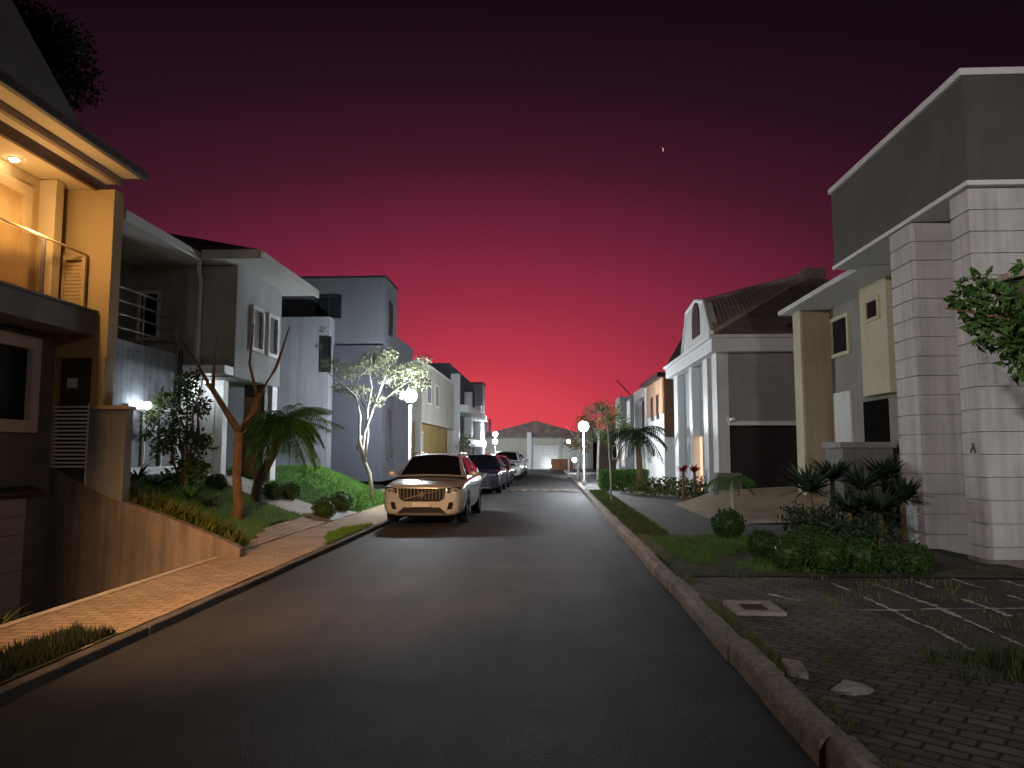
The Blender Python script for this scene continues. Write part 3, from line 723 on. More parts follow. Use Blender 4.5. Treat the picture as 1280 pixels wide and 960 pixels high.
# ================================================================== RIGHT: portico house
M_sid = mat('white_siding', (.58, .56, .55), .75, .16, 1.3, .2, 40, streak=.22, fine=.06)
M_fas = mat('taupe_panel', (.11, .10, .092), .85, .14, 1.3, .12, 50, streak=.08)
H1 = thing('portico_house', 'large house with white grooved pillars carrying a grey box canopy', 'house', (6.5, 11, 0))
c0 = P(1210, 232, y=9.93); zb = c0.z; xq = c0.x; zt = P(1206, 92, x=xq).z; yf = P(1043, 337, x=xq).y
bx('canopy_box', M_fas, H1, xq, 13, 9.93, yf, zb + .07, zt)
t = MB(); t.box(xq - .05, 13, 9.88, yf + .05, zt, zt + .10); t.build('top_trim', M_trim, H1, bevel=.008)
t = MB(); t.box(xq - .03, 13, 9.90, yf + .03, zb, zb + .068); t.build('bottom_trim', M_trim, H1, bevel=.006)
xcol = P(1213, 700, y=10.4).x
def siding(name, x0, x1, y0, y1, z1, m=M_sid, pitch=.30, root=H1):
    b = MB(); z = .06; i = 0
    while z < z1 - .02:
        e_ = min(z + pitch - .022, z1); b.box(x0, x1, y0, y1, z, e_); z += pitch
    b.box(x0 + .03, x1 - .03, y0 + .03, y1 - .03, .0, z1 - .01)
    return b.build(name, m, root, bevel=.004)
siding('pillar', xcol, 13, 9.98, 10.43, zb - .002)
siding('pillar', xcol - .03, xcol + 1.2, 11.5, 12.2, zb - .002)
bx('rear_wall', M_grey_m, H1, 7.9, 13, 10.44, 14., 0, zb - .004)
bx('plinth', mat('plinth_render', (.22, .19, .17), .9, .3, 3, .2, 40), H1, xcol - .012, 12.9, 9.965, 10.43, .02, .20)
# window high on the side wall
a = P(1256, 352, y=9.98); b_ = P(1256, 440, y=9.98)
window(H1, (a.x, 9.98, b_.z), (1, 0, 0), (0, -1, 0), 1.6, a.z - b_.z, M_dark, mat('brown_blind', (.10, .08, .065), .6, .2, 3, .1, 30), .04, .05, 1)
hd = MB(); hd.prism([(a.x - .09, 9.75, a.z - .005), (a.x + 1.75, 9.75, a.z + .32), (a.x + 1.75, 9.75, a.z + .40), (a.x - .09, 9.75, a.z + .07)], (0, .23, 0)); hd.build('window_hood', mat('sand_trim', (.45, .36, .29), .8, .1, 3, .1, 40), H1)
# house letter on the pillar
fc = bpy.data.curves.new('house_letter', 'FONT'); fc.body = 'A'; fc.size = .19; fc.extrude = .008; fc.align_x = 'CENTER'
fo = bpy.data.objects.new('house_letter', fc); COL.objects.link(fo)
dg = bpy.context.evaluated_depsgraph_get(); me = bpy.data.meshes.new_from_object(fo.evaluated_get(dg)); bpy.data.objects.remove(fo)
fo = bpy.data.objects.new('house_letter', me); COL.objects.link(fo); me.materials.clear(); me.materials.append(M_dark)
pl = P(1217, 566, x=xcol); fo.parent = H1; fo.location = Vector((xcol - .009, pl.y, pl.z)) - H1.location; fo.rotation_euler = (math.pi / 2, 0, -math.pi / 2)

# ================================================================== RIGHT: beige house
M_bei = mat('beige_render', (.42, .35, .24), .85, .1, 1.4, .15, 50, streak=.1)
M_crm = mat('light_cream_render', (.62, .55, .40), .8, .08, 1.4, .1, 50, streak=.06)
H2 = thing('beige_house', 'beige and grey house with cream bay and white eaves behind the white pillars', 'house', (8, 16, 0))
yw = 18.8; xw0 = P(1006, 500, y=yw).x; xw1 = P(1041, 500, y=yw).x; zw = P(1010, 388, y=yw).z
bx('wing_wall', M_bei, H2, xw0, xw1 + .4, yw, yw + .5, 0, zw)
bx('corner_strip', M_crm, H2, xw0 - .06, xw0, yw - .02, yw + .52, 0, zw)
xm = xw1
bx('wall', M_gr2 if False else mat('warm_grey_render', (.30, .28, .25), .85, .12, 1.4, .15, 50, streak=.1), H2, xm, 13, 14.2, yw - .003, 0, zw)
# cream bay
yb0 = P(1109, 400, x=xm - .25).y; yb1 = P(1075, 400, x=xm - .25).y
zb1 = P(1090, 494, x=xm - .25).z
bx('bay', M_crm, H2, xm - .25, xm - .003, yb0, yb1, zb1, zw - .003)
y0 = P(1101, 400, x=xm - .25).y; y1 = P(1083, 400, x=xm - .25).y; z0 = P(1090, 402, x=xm - .25).z; z1 = P(1090, 373, x=xm - .25).z
window(H2, (xm - .25, y0, z0), (0, 1, 0), (-1, 0, 0), y1 - y0, z1 - z0, M_crm, M_glass, .07, .05, 0)
y0 = P(1063, 420, x=xm).y; y1 = P(1037 + 3, 420, x=xm).y; z0 = P(1050, 446, x=xm).z; z1 = P(1050, 395, x=xm).z
window(H2, (xm, y0, z0), (0, 1, 0), (-1, 0, 0), y1 - y0, z1 - z0, M_crm, M_glass, .09, .06, 0)
y0 = P(1112, 530, x=xm).y; y1 = P(1081, 530, x=xm).y
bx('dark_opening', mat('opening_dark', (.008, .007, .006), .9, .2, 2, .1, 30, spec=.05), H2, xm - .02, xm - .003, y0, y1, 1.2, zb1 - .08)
y0 = P(1067, 530, x=xm).y; y1 = P(1045, 530, x=xm).y
bx('white_panel', M_white, H2, xm - .06, xm - .003, y0, y1, .2, P(1055, 490, x=xm).z)
ea = MB(); ea.box(xw0 - .35, 13, 14.2, yw + .8, zw, zw + .12); ea.build('eaves', M_trim, H2, bevel=.01)
ea = MB(); ea.box(xw0 + .05, 13, 14.2, yw + .5, zw + .2, zw + .34); ea.build('roof', M_trim, H2, bevel=.01)
bx('roof_wall', M_grey_m, H2, xw0 + .3, 13, 14.3, yw + .4, zw + .12, zw + .2)
bx('dark_pier', M_grey_d, H2, xm - .12, xm, 14.25, yb0 - .05, 0, zw - .005)
pb = thing('planter_box', 'dark grey planter wall with pale coping in front of the beige house', 'planter', (6.4, 15, 0))
a = P(1053, 560, y=15.0); c = P(1116, 560, y=15.0)
bx('wall', M_grey_d, pb, a.x, c.x, 15.0, 15.9, 0, a.z)
bx('coping', M_conc, pb, a.x - .05, c.x + .05, 14.95, 15.95, a.z + .002, a.z + .12, .008)

# ================================================================== RIGHT: tiled roof house
H3 = thing('tiled_roof_house', 'white house with brown tiled hip roof, arched gable and dark garage opening', 'house', (7, 24, 0))
yh = 21.0; xh = P(892, 500, y=yh).x; zf = P(895, 441, y=yh).z; zft = P(895, 425, y=yh).z; yfar = 28.6
M_lg2 = mat('bluish_pale_render', (.40, .41, .43), .8, .12, 1, .12, 40, streak=.12)
M_tau2 = mat('pinkish_taupe_cladding', (.36, .335, .32), .8, .1, 1, .1, 40, streak=.08)
xg0 = P(911, 500, y=yh).x; zl0 = P(950, 526, y=yh).z
bx('corner_pier', M_white, H3, xh + .1, xg0, yh, yh + .6, .2, zf)
b = MB()
nz_ = 5
for i in range(nz_):
    z0 = zl0 + (zf - zl0) * i / nz_; b.box(xg0 + .002, 13, yh + .05, yh + .5, z0 + .012, zl0 + (zf - zl0) * (i + 1) / nz_)
b.box(xg0 + .02, 13, yh + .07, yh + .5, zl0, zf)
b.build('clad_wall', M_tau2, H3)
bx('lintel', M_trim, H3, xg0 - .02, 13, yh - .06, yh + .5, zl0 - .13, zl0 - .002, .008)
bx('garage_back', mat('garage_dark', (.03, .025, .025), .8, .2, 2, .1, 30), H3, xg0 + .003, 13, yh + .25, yh + .3, .2, zl0 - .132)
bx('plinth', M_grey_d, H3, xh + .05, xg0 + .3, yh - .04, yh + .6, .1, 1.0)
fm = MB(); fm.box(xh - .1, 13.2, yh - .35, yh + .01, zf, zft); fm.box(xh - .1, xh + .25, yh + .01, yfar, zf, zft)
fm.box(xh - .18, 13.2, yh - .43, yh + .02, zft + .002, zft + .1); fm.box(xh - .18, xh + .3, yh + .02, yfar + .1, zft + .002, zft + .1)
fm.build('fascia', M_trim, H3, bevel=.015)
bx('soffit', M_soff, H3, xh - .08, xh + 2, yh + .02, yfar - .02, zf + .02, zf + .06)
# street front: pillars, panels, lit doorway
zz0 = .15
for u0, u1 in ((885, 879.5), (865.5, 862), (847.5, 843)):
    y0 = P(u0, 520, x=xh + .1).y; y1 = P(u1, 520, x=xh + .1).y
    bx('pillar', M_trim, H3, xh + .1, xh + .5, max(y0, yh + .605), y1, zz0, zf)
bx('front_wall', M_lg2, H3, xh + .34, xh + .6, yh + .61, yfar, .1, zf - .002)
bx('rear_wall', M_tau2, H3, xh + .61, 13, yh + .7, yfar, .1, zf - .01)
y0 = P(878.5, 560, x=xh + .3).y; y1 = P(868, 560, x=xh + .3).y; zdoor = P(874, 545, x=xh + .3).z
E_door = emit('lit_door_glass', (1., .52, .24), 1.1)
window(H3, (xh + .338, y0, .25), (0, 1, 0), (-1, 0, 0), y1 - y0, zdoor - .25, M_trim, E_door, .04, .04, 0, name='lit_door')
# roof
Av = Vector((xh - .1, yh - .35, zft + .1)); Pk = P(1015, 344, y=24.9); Gv = P(877, 379, x=xh + .1)
Bv = Vector((13.4, yh - .35, zft + .1)); Cv = Vector((xh - .1, yfar + .1, zft + .1)); Dv = Vector((13.4, yfar + .1, zft + .1))
rb = MB(); rb.face([Av, Pk, Gv]); rb.face([Av, Bv, Pk]); rb.face([Bv, Dv, Pk]); rb.face([Dv, Cv, Pk]); rb.face([Cv, Gv, Pk])
roof = rb.build('roof', M_tile, H3)
tl = MB(); nrm = (Pk - Av).cross(Gv - Av).normalized()
if nrm.z < 0: nrm = -nrm
k = 30
for i in range(1, k):
    s_ = i / k; tp = Gv + (Pk - Gv) * s_; bt = Av + (Pk - Av) * s_
    tl.tube([bt + nrm * .03, tp + nrm * .03], .055, 6)
tl.tube([Av + nrm * .05, Pk + nrm * .05], .09, 7); tl.tube([Gv + Vector((0, 0, .04)), Pk + Vector((0, 0, .06))], .09, 7)
tl.build('ridge_tiles', mat('ridge_tile', (.55, .44, .38), .8, .3, 3, .3, 25), roof)
bx('chimney', M_tile, H3, Pk.x - .35, Pk.x + .35, Pk.y - .3, Pk.y + .3, Pk.z - .4, Pk.z + .18)
gpts = [P(u, v, x=xh - .05) for u, v in ((889, 426), (879, 378), (869, 377), (858, 392), (853, 437))]
for q_ in (gpts[0], gpts[-1]): q_.z = zft + .1
gb_ = MB(); gb_.prism(gpts, (.25, 0, 0)); gb_.build('gable_wall', M_white, H3)
tb_ = MB(); tb_.tube([gpts[0] + Vector((.02, 0, 0)), gpts[1] + Vector((.02, 0, .03)), gpts[2] + Vector((.02, 0, .03)), gpts[3] + Vector((.02, 0, .03)), gpts[4]], .07, 6); tb_.build('gable_trim', M_trim, H3)
ya_ = P(877, 410, x=xh).y; yc_ = P(868, 410, x=xh).y; ym_ = (ya_ + yc_) / 2; rr_ = (yc_ - ya_) / 2; zs_ = P(872, 400, x=xh).z; z0_ = P(872, 422, x=xh).z
ar = [(xh - .055, ym_ + rr_ * math.cos(t_ * math.pi / 10), zs_ + rr_ * math.sin(t_ * math.pi / 10)) for t_ in range(11)]
MB().prism([(xh - .055, ym_ - rr_, z0_), (xh - .055, ym_ + rr_, z0_)] + ar, (-.03, 0, 0)).build('arched_window', mat('dusky_glass', (.05, .05, .055), .4, .2, 3, .05, 20, spec=.1), H3)
# corner flood lamp
fl = thing('corner_lamp', 'small white lamp on the corner of the dark garage opening', 'wall lamp', (xg0, yh - .1, zl0))
MB().box(xg0 - .08, xg0 - .02, yh - .14, yh - .07, zl0 - .02, zl0 + .1).build('bracket', M_trim, fl)
MB().ball((xg0 + .06, yh - .16, zl0 + .03), .08, 10, 7, (1.3, 1, .8)).build('lamp_head', mat('lamp_white', (.8, .8, .8), .3, .03, 3, 0), fl, smooth=True)

# ================================================================== RIGHT: row behind
H4 = thing('orange_brown_house', 'house with orange upper wall, brown side and white ground floor beyond the tiled roof house', 'house', (6.5, 32, 0))
xo = 5.0; y0 = P(828, 500, x=xo).y; y1 = P(808, 500, x=xo).y; zo = P(827, 472, x=xo).z
M_or = mat('peach_render', (.52, .30, .18), .8, .1, 1, .1, 40, streak=.1)
zo1 = P(818, 520, x=xo).z
bx('upper_wall', M_or, H4, xo, 12, y0, y1, zo1, zo)
bx('lower_wall', M_white, H4, xo + .04, 12, y0 + .02, y1, .1, zo1 - .003)
bx('side_wall', mat('brown_side_render', (.17, .085, .05), .85, .15, 1, .1, 40), H4, xo + .06, 12, y0 - .1, y0, 2.2, zo - .02)
bx('flat_roof', M_dark, H4, xo - .25, 12, y0 - .3, y1 + .3, zo, zo + .2)
bx('chimney', M_white, H4, xo + .6, xo + 1.6, y0 + 1.5, y0 + 3, zo + .2, zo + .7)
for uu in (822, 815):
    ya = P(uu + 1.2, 500, x=xo).y; yb = P(uu - 1.2, 500, x=xo).y
    window(H4, (xo, ya, zo - 1.75), (0, 1, 0), (-1, 0, 0), yb - ya, 1.1, M_dark, M_glass, .04, .03, 0)
H5 = thing('white_frame_house', 'white house with a dark recessed upper opening in a bright white frame', 'house', (6.5, 38, 0))
y2 = y1 + .4; y3 = P(792, 500, x=xo).y; z5 = P(800, 486, x=xo).z
bx('wall', M_white, H5, xo + .5, 12, y2, y3, .1, z5)
b = MB(); b.box(xo, xo + .49, y2, y2 + .4, .1, z5); b.box(xo, xo + .49, y3 - .4, y3, .1, z5); b.box(xo, xo + .49, y2 + .4, y3 - .4, z5 - .5, z5); b.build('frame_wall', M_trim, H5)
bx('dark_recess', mat('recess_brown', (.09, .04, .03), .8, .2, 2, .1, 30), H5, xo + .42, xo + .49, y2 + .42, y3 - .42, 2.7, z5 - .52)
window(H5, (xo + .5, y2 + .8, .2), (0, 1, 0), (-1, 0, 0), 1.6, 2.1, mat('red_door_paint', (.4, .08, .04), .5, .1, 3, .05, 30), M_glass, .2, .05, 0, name='door')
H6 = thing('far_grey_house', 'far pale grey house with flat roof beyond the white framed house', 'house', (6.5, 46, 0))
y4 = y3 + .5; y5 = P(771, 520, x=xo).y; z6 = P(780, 500, x=xo).z
bx('wall', M_lg, H6, xo, 12, y4, y5, .1, z6)
bx('upper_wall', M_white, H6, xo - .1, 11, y5 - 3.2, y5, 2.6, z6 + .35)
window(H6, (xo, y4 + 1, 3.2), (0, 1, 0), (-1, 0, 0), 1.8, 1.5, M_trim, emit('cool_lit_room', (.8, .9, 1.), .5), .1, .05, 1)
window(H6, (xo, y4 + 4.4, .6), (0, 1, 0), (-1, 0, 0), 1.8, 1.6, M_trim, emit('warm_lit_room', (1., .62, .35), .4), .1, .05, 1)
an = tag(MB().tube([(xo + .3, y4 + 3, z6), (xo + .3, y4 + 3, z6 + .1), (xo - .6, y4 + 3.2, z6 + 1.15)], .035, 5).build('roof_antenna', M_dark), 'thin slanting antenna on the flat roof of the far grey house', 'antenna')

# ================================================================== street lamps
def street_lamp(label, x, y, h, r=.14, strength=230., zb_=.14, mname=None):
    t = thing('street_lamp', label, 'street lamp', (x, y, zb_), 'globe street lamps along the kerbs')
    MB().tube([(x, y, zb_), (x, y, zb_ + .18), (x, y, zb_ + .22), (x, y, h - r * 1.1)], [.075, .07, .042, .036], 10).build('pole', mat('pale_pole_paint', (.5, .5, .5), .4, .1, 4, .05, 40), t, smooth=True)
    MB().tube([(x, y, h - r * 1.25), (x, y, h - r * .8)], [.05, .09], 10).build('collar', M_dark, t)
    b = MB(); b.ball((x, y, h), r, 14, 9)
    b.build('globe', emit(mname or 'led_globe_%d' % strength, (.86, .94, 1.), strength), t, smooth=True)
    MB().tube([(x, y, h + r * .96), (x, y, h + r * 1.2)], [.05, .02], 8).build('finial', M_dark, t)
    return t
pl_ = P(513, 495, x=-4.05)
street_lamp('tall globe street lamp on a pale pole behind the silver car', pl_.x, pl_.y, pl_.z, .19, 1000)
pr = P(730, 607, z=.14); pt = P(730, 533, y=pr.y)
street_lamp('globe street lamp on the right kerb before the clipped hedge', pr.x, pr.y, pt.z, .21, 850)
a = P(711, 597, z=.14)
street_lamp('smaller, farther globe street lamp on the right kerb', a.x, a.y, P(711, 552, y=a.y).z,   .10, 500, mname='led_globe_faint')
a = P(619, 543, x=-4.0)
street_lamp('globe street lamp among the parked cars on the left kerb', a.x, a.y, a.z, .18, 520, mname='led_globe_far')
a = P(631, 552, x=-4.1)
street_lamp('farthest globe street lamp on the left kerb, past the white car', a.x, min(a.y, 59), P(631, 552, y=min(a.y, 59)).z, .18, 520, mname='led_globe_far')
a = P(718, 575, y=50)
t = thing('garden_lamp', 'low bright globe lamp on a short post in the far right garden', 'garden lamp', (a.x, a.y, .14))
MB().tube([(a.x, a.y, .14), (a.x, a.y, a.z - .1)], .03, 8).build('post', M_dark, t)
MB().ball((a.x, a.y, a.z), .14, 12, 8).build('globe', emit('garden_globe', (.9, .96, 1.), 300), t, smooth=True)
a = P(688, 588, y=61)
t = thing('bollard_light', 'tiny bright bollard light on the ground at the end of the street', 'bollard', (a.x, 66.3, 0))
MB().tube([(a.x, 66.3, -.02), (a.x, 66.3, .18)], .05, 8).build('post', M_dark, t)
MB().tube([(a.x, 66.3, .182), (a.x, 66.3, .3)], .07, 8).build('lens', emit('bollard_led', (.9, .96, 1.), 200), t)
# lamps behind the photographer that light the near street, and one added fill
lamp('sodium_street_light', 'SPOT', (-3.6, -1.0, 5.6), (1., .54, .25), 9000, .10, 40, 1., aim=(-2.7, 10.8, 0))
lamp('sodium_street_light', 'SPOT', (-5.0, -4.0, 5.8), (1., .90, .87), 3600, .2, 42, 1., aim=(6.6, 13., 3.3))
lamp('unseen_led_light', 'SPOT', (9.0, -14, 6.5), (.86, .94, 1.), 1350, .2, 38, 1., aim=(7., 12, 3.0))
lamp('unseen_led_light', 'SPOT', (5., -10, 6.5), (1., .95, .90), 1900, .2, 74, 1., aim=(4.6, 6.3, 0.))  # added unseen fill to brighten the road and right pavement

# ================================================================== cars
def make_car(name, label, loc, rotz, Lg, W, Hh, paint, style):
    t = thing(name, label, 'car', (0, 0, 0))
    sx_, sy_, sz_ = W / 1.86, Lg / 4.6, Hh / 1.6
    def S(p): return Vector((p[0] * sx_, p[1] * sy_, p[2] * sz_))
    def done(b, nm, m, par, **k):
        b.v = [S(v) for v in b.v]; return b.build(nm, m, par, local=True, **k)
    st = [(0.0, .28, .80, .86, .60, .74), (.05, .23, .84, .90, .72, .84), (.22, .21, .88, .95, .80, .91), (.55, .21, .93, 1.0, .83, .93), (1.2, .21, 1.0, 1.06, .84, .93), (2.3, .21, 1.02, 1.06, .84, .93),
          (3.6, .21, 1.04, 1.08, .84, .93), (4.2, .24, 1.04, 1.08, .82, .915), (4.5, .30, 1.0, 1.05, .74, .85), (4.6, .40, .95, 1.0, .66, .76)]
    vs = []; fs = []; n = 14
    for (y, zb2, zs, zh, hb, hm) in st:
        half = [(hb * .5, zb2), (hb, zb2 + .01), (hm * .985, zb2 + .14 * (zs - zb2) + .03), (hm, zb2 + .55 * (zs - zb2)), (hm * .985, zs - .07), (hm * .93, zs), (hm * .5, zh)]
        ring = [(x, y, z) for x, z in half] + [(-x, y, z) for x, z in reversed(half)]
        vs += ring
    for i in range(len(st) - 1):
        for k in range(n): fs.append((i * n + k, i * n + (k + 1) % n, (i + 1) * n + (k + 1) % n, (i + 1) * n + k))
    # front and rear caps as quads across
    def cap(o, flip):
        for k in range(6):
            q = (o + k, o + k + 1, o + n - 2 - k, o + n - 1 - k); fs.append(q if flip else q[::-1])
    cap(0, False); cap((len(st) - 1) * n, True)
    b = MB().raw(vs, fs)
    body = done(b, 'body', paint, t, smooth=True)
    sb = body.modifiers.new('s', 'SUBSURF'); sb.levels = 2; sb.render_levels = 2
    cut = MB()
    for y in (.92, 3.68):
        for s_ in (-1, 1): cut.tube([(s_ * .66, y, .35), (s_ * 1.1, y, .35)], .395, 24)
    co = done(cut, 'cutter', M_black, None)
    bo = body.modifiers.new('b', 'BOOLEAN'); bo.object = co; bo.operation = 'DIFFERENCE'; bo.solver = 'EXACT'
    bpy.context.view_layer.update()
    dg = bpy.context.evaluated_depsgraph_get(); me = bpy.data.meshes.new_from_object(body.evaluated_get(dg))
    me.materials.clear(); me.materials.append(paint)
    body.modifiers.clear(); body.data = me; bpy.data.objects.remove(co)
    me.polygons.foreach_set('use_smooth', [True] * len(me.polygons))
    # cabin
    Fb, Ft, Rt, Rb = (.80, 1.12, 1.04), (.60, 1.90, 1.52), (.575, 3.9, 1.49), (.72, 4.5, 1.06)
    rows = []
    for (x, y, z), cr_ in ((Fb, .03), (Ft, .045), ((.61, 2.9, 1.55), .04), (Rt, .04), (Rb, .02)):
        rows.append([(-x, y, z), (-x * .5, y - (.06 if y < 2 else -.03), z + cr_ * .75), (0, y - (.08 if y < 2 else -.04), z + cr_), (x * .5, y - (.06 if y < 2 else -.03), z + cr_ * .75), (x, y, z)])
    sidex = .885
    b = MB(); vs = [p for r_ in rows for p in r_]; fs = []
    for i in range(4):
        for k in range(4): fs.append((i * 5 + k, i * 5 + k + 1, (i + 1) * 5 + k + 1, (i + 1) * 5 + k))
    belt = [(-.86, 1.2, 1.0), (-.87, 2.9, 1.02), (-.85, 3.9, 1.03), (-.76, 4.5, 1.02)]
    i0 = len(vs); vs += belt + [(-x, y, z) for x, y, z in belt]
    L_ = lambda r_, c: r_ * 5 + c
    fs += [(L_(0, 0), L_(1, 0), i0), (i0, L_(1, 0), L_(2, 0), i0 + 1), (i0 + 1, L_(2, 0), L_(3, 0), i0 + 2), (i0 + 2, L_(3, 0), L_(4, 0), i0 + 3)]
    fs += [(L_(0, 4), i0 + 4, L_(1, 4)), (i0 + 4, i0 + 5, L_(2, 4), L_(1, 4)), (i0 + 5, i0 + 6, L_(3, 4), L_(2, 4)), (i0 + 6, i0 + 7, L_(4, 4), L_(3, 4))]
    b.raw(vs, fs)
    cab = done(b, 'cabin', paint, t, bevel=.02)
    # glass
    def pane(nm, quad, inset, off):
        q = [Vector(p) for p in quad]; c = sum(q, Vector()) / len(q)
        q = [c + (p - c) * inset for p in q]; nn = (q[1] - q[0]).cross(q[2] - q[0]).normalized()
        if nn.dot(c - Vector((0, 2.6, 1.0))) < 0: nn = -nn
        bb = MB(); bb.prism([p + nn * off for p in q], nn * .012); return done(bb, nm, M_cg, t)
    M_cg = glass('car_glass', (.008, .009, .012), .03, .4)
    ws = MB(); G = 8
    vs = []
    for j in range(G + 1):
        for i in range(G + 1):
            s_ = -1 + 2 * i / G; q = .05 + .88 * j / G
            x = s_ * (.80 + (.60 - .80) * q) * .92; y = 1.12 + (1.90 - 1.12) * q - .085 * (1 - s_ * s_); z = 1.04 + (1.52 - 1.04) * q + (.03 + .02 * q) * (1 - s_ * s_)
            vs.append((x, y - .022, z + .022))
    ws.raw(vs, [(j * (G + 1) + i, j * (G + 1) + i + 1, (j + 1) * (G + 1) + i + 1, (j + 1) * (G + 1) + i) for j in range(G) for i in range(G)])
    done(ws, 'windscreen', M_cg, t, smooth=True)
    for s_ in (-1, 1):
        pane('side_window', [(s_ * .852, 1.45, 1.075), (s_ * .862, 2.55, 1.08), (s_ * .62, 2.55, 1.51), (s_ * .615, 2.02, 1.49)], .93, .004)
        pane('side_window', [(s_ * .862, 2.62, 1.08), (s_ * .845, 3.85, 1.09), (s_ * .59, 3.75, 1.46), (s_ * .62, 2.62, 1.51)], .93, .004)
    pane('rear_window', [(-.70, 4.47, 1.10), (.70, 4.47, 1.10), (.58, 3.95, 1.49), (-.58, 3.95, 1.49)], .88, .03)
    # wheels
    for y in (.92, 3.68):
        for s_ in (-1, 1):
            wl = MB()
            prof = [(.70, .20), (.70, .33), (.74, .35), (.88, .35), (.915, .335), (.92, .25)]
            nseg = 24; vs = []; fs = []
            for x, r_ in prof:
                for k in range(nseg):
                    an_ = 2 * math.pi * k / nseg; vs.append((s_ * x, y + r_ * math.cos(an_) * (1 / sy_), .35 + r_ * math.sin(an_)))
            for i in range(len(prof) - 1):
                for k in range(nseg): fs.append((i * nseg + k, i * nseg + (k + 1) % nseg, (i + 1) * nseg + (k + 1) % nseg, (i + 1) * nseg + k))
            wl.raw(vs, fs); w_ = done(wl, 'wheel', M_black, t, smooth=True)
            rm = MB()
            for k in range(5):
                a1 = 2 * math.pi * k / 5; d1 = Vector((0, math.cos(a1), math.sin(a1))); p1 = Vector((0, -math.sin(a1), math.cos(a1))) * .035
                c_ = Vector((s_ * .885, y, .35))
                rm.prism([c_ + p1, c_ - p1, c_ - p1 * .8 + d1 * .25, c_ + p1 * .8 + d1 * .25], (s_ * .02, 0, 0))
            rm.tube([(s_ * .87, y, .35), (s_ * .91, y, .35)], .055, 12)
            vs = []
            for r_ in (.225, .25):
                for x in (.88, .908):
                    pass
            rm.tube([(s_ * .80, y, .35), (s_ * .86, y, .35)], .235, 24)
            done(rm, 'rim', MATS.get('alloy') or mat('alloy', (.35, .35, .36), .3, .05, 5, 0, metal=.8), w_)
    M_hl = mat('headlight_lens', (.16, .17, .19), .08, .1, 10, 0, spec=.8)
    M_gr = mat('gloss_black_trim', (.015, .015, .016), .25, .1, 5, 0)
    M_ch = mat('chrome_trim', (.6, .6, .6), .15, .03, 5, 0, metal=1.)
    for s_ in (-1, 1):
        hb_ = MB(); hb_.prism([(s_ * .56, -.008, .72), (s_ * .56, -.008, .835), (s_ * .81, .085, .86), (s_ * .855, .13, .83), (s_ * .83, .105, .735)], (0, .12, 0))
        h_ = done(hb_, 'headlight', M_gr, t, bevel=.01)
        l_ = MB(); l_.box(s_ * .58, s_ * .78, -.015, .03, .775, .795); l_.ball((s_ * .63, .0, .775), .036, 10, 6); l_.ball((s_ * .73, .04, .785), .036, 10, 6)
        done(l_, 'lens', M_hl, h_)
        m_ = MB(); m_.ball((s_ * 1.0, 1.42, 1.11), .11, 12, 8, (1.05, .5, .72)); m_.box(s_ * .84, s_ * .95, 1.40, 1.46, 1.05, 1.08)
        done(m_, 'mirror', paint, t, smooth=True)
        f_ = MB(); f_.prism([(s_ * .56, -.014, .37), (s_ * .60, -.014, .53), (s_ * .84, .075, .55), (s_ * .83, .07, .40)], (0, .08, 0)); done(f_, 'fog_lamp_recess', M_gr, t)
        tl_ = MB(); tl_.prism([(s_ * .60, 4.56, .85), (s_ * .80, 4.50, .85), (s_ * .76, 4.45, 1.18), (s_ * .68, 4.48, 1.18)], (0, .06, 0)); done(tl_, 'tail_light', mat('tail_lens', (.35, .01, .01), .2, .05, 5, 0), t)
        for yy in (2.35, 3.45):
            dh = MB(); dh.box(s_ * .925, s_ * .955, yy, yy + .18, .92, .95); done(dh, 'door_handle', paint, t)
        if style == 'slats' or style == 'suv':
            rr = MB(); rr.tube([(s_ * .57, 2.0, 1.54), (s_ * .585, 2.2, 1.60), (s_ * .575, 3.6, 1.59), (s_ * .56, 3.85, 1.53)], .018, 8); done(rr, 'roof_rail', M_ch, t, smooth=True)
    gr = MB()
    if style == 'slats':
        gr.prism([(-.50, -.02, .62), (-.53, -.02, .83), (.53, -.02, .83), (.50, -.02, .62), (.40, -.02, .55), (-.40, -.02, .55)], (0, .08, 0)); g_ = done(gr, 'grille', M_gr, t)
        s2 = MB()
        for k in range(13): x = -.48 + k * .08; s2.box(x - .006, x + .006, -.030, -.02, .59, .81)
        done(s2, 'grille_slats', MATS.get('dim_steel') or mat('dim_steel', (.12, .12, .12), .35, .05, 5, 0, metal=.8), g_)
        s3 = MB(); s3.prism([(-.41, -.042, .60), (-.37, -.042, .59), (.41, -.042, .80), (.37, -.042, .81)], (0, .012, 0)); s3.tube([(0, -.055, .70), (0, -.035, .70)], .062, 18)
        done(s3, 'emblem', M_ch, g_)
    elif style == 'vee':
        gr.prism([(-.40, -.02, .82), (.40, -.02, .82), (.22, -.02, .56), (-.22, -.02, .56)], (0, .08, 0)); g_ = done(gr, 'grille', M_gr, t)
        s3 = MB(); s3.prism([(-.44, -.03, .83), (-.34, -.03, .83), (-.14, -.03, .54), (-.24, -.03, .54)], (0, .02, 0)); s3.prism([(.44, -.03, .83), (.34, -.03, .83), (.14, -.03, .54), (.24, -.03, .54)], (0, .02, 0)); s3.tube([(0, -.05, .72), (0, -.02, .72)], .06, 16)
        done(s3, 'emblem', M_ch, g_)
    else:
        gr.box(-.5, .5, -.02, .06, .70, .81); g_ = done(gr, 'grille', M_gr, t)
        s3 = MB(); s3.box(-.5, .5, -.03, -.02, .745, .765); s3.tube([(0, -.05, .755), (0, -.02, .755)], .05, 16); done(s3, 'emblem', M_ch, g_)
    lw = MB(); lw.prism([(-.54, -.02, .30), (-.40, -.02, .42), (.40, -.02, .42), (.54, -.02, .30)], (0, .08, 0)); done(lw, 'lower_intake', M_gr, t)
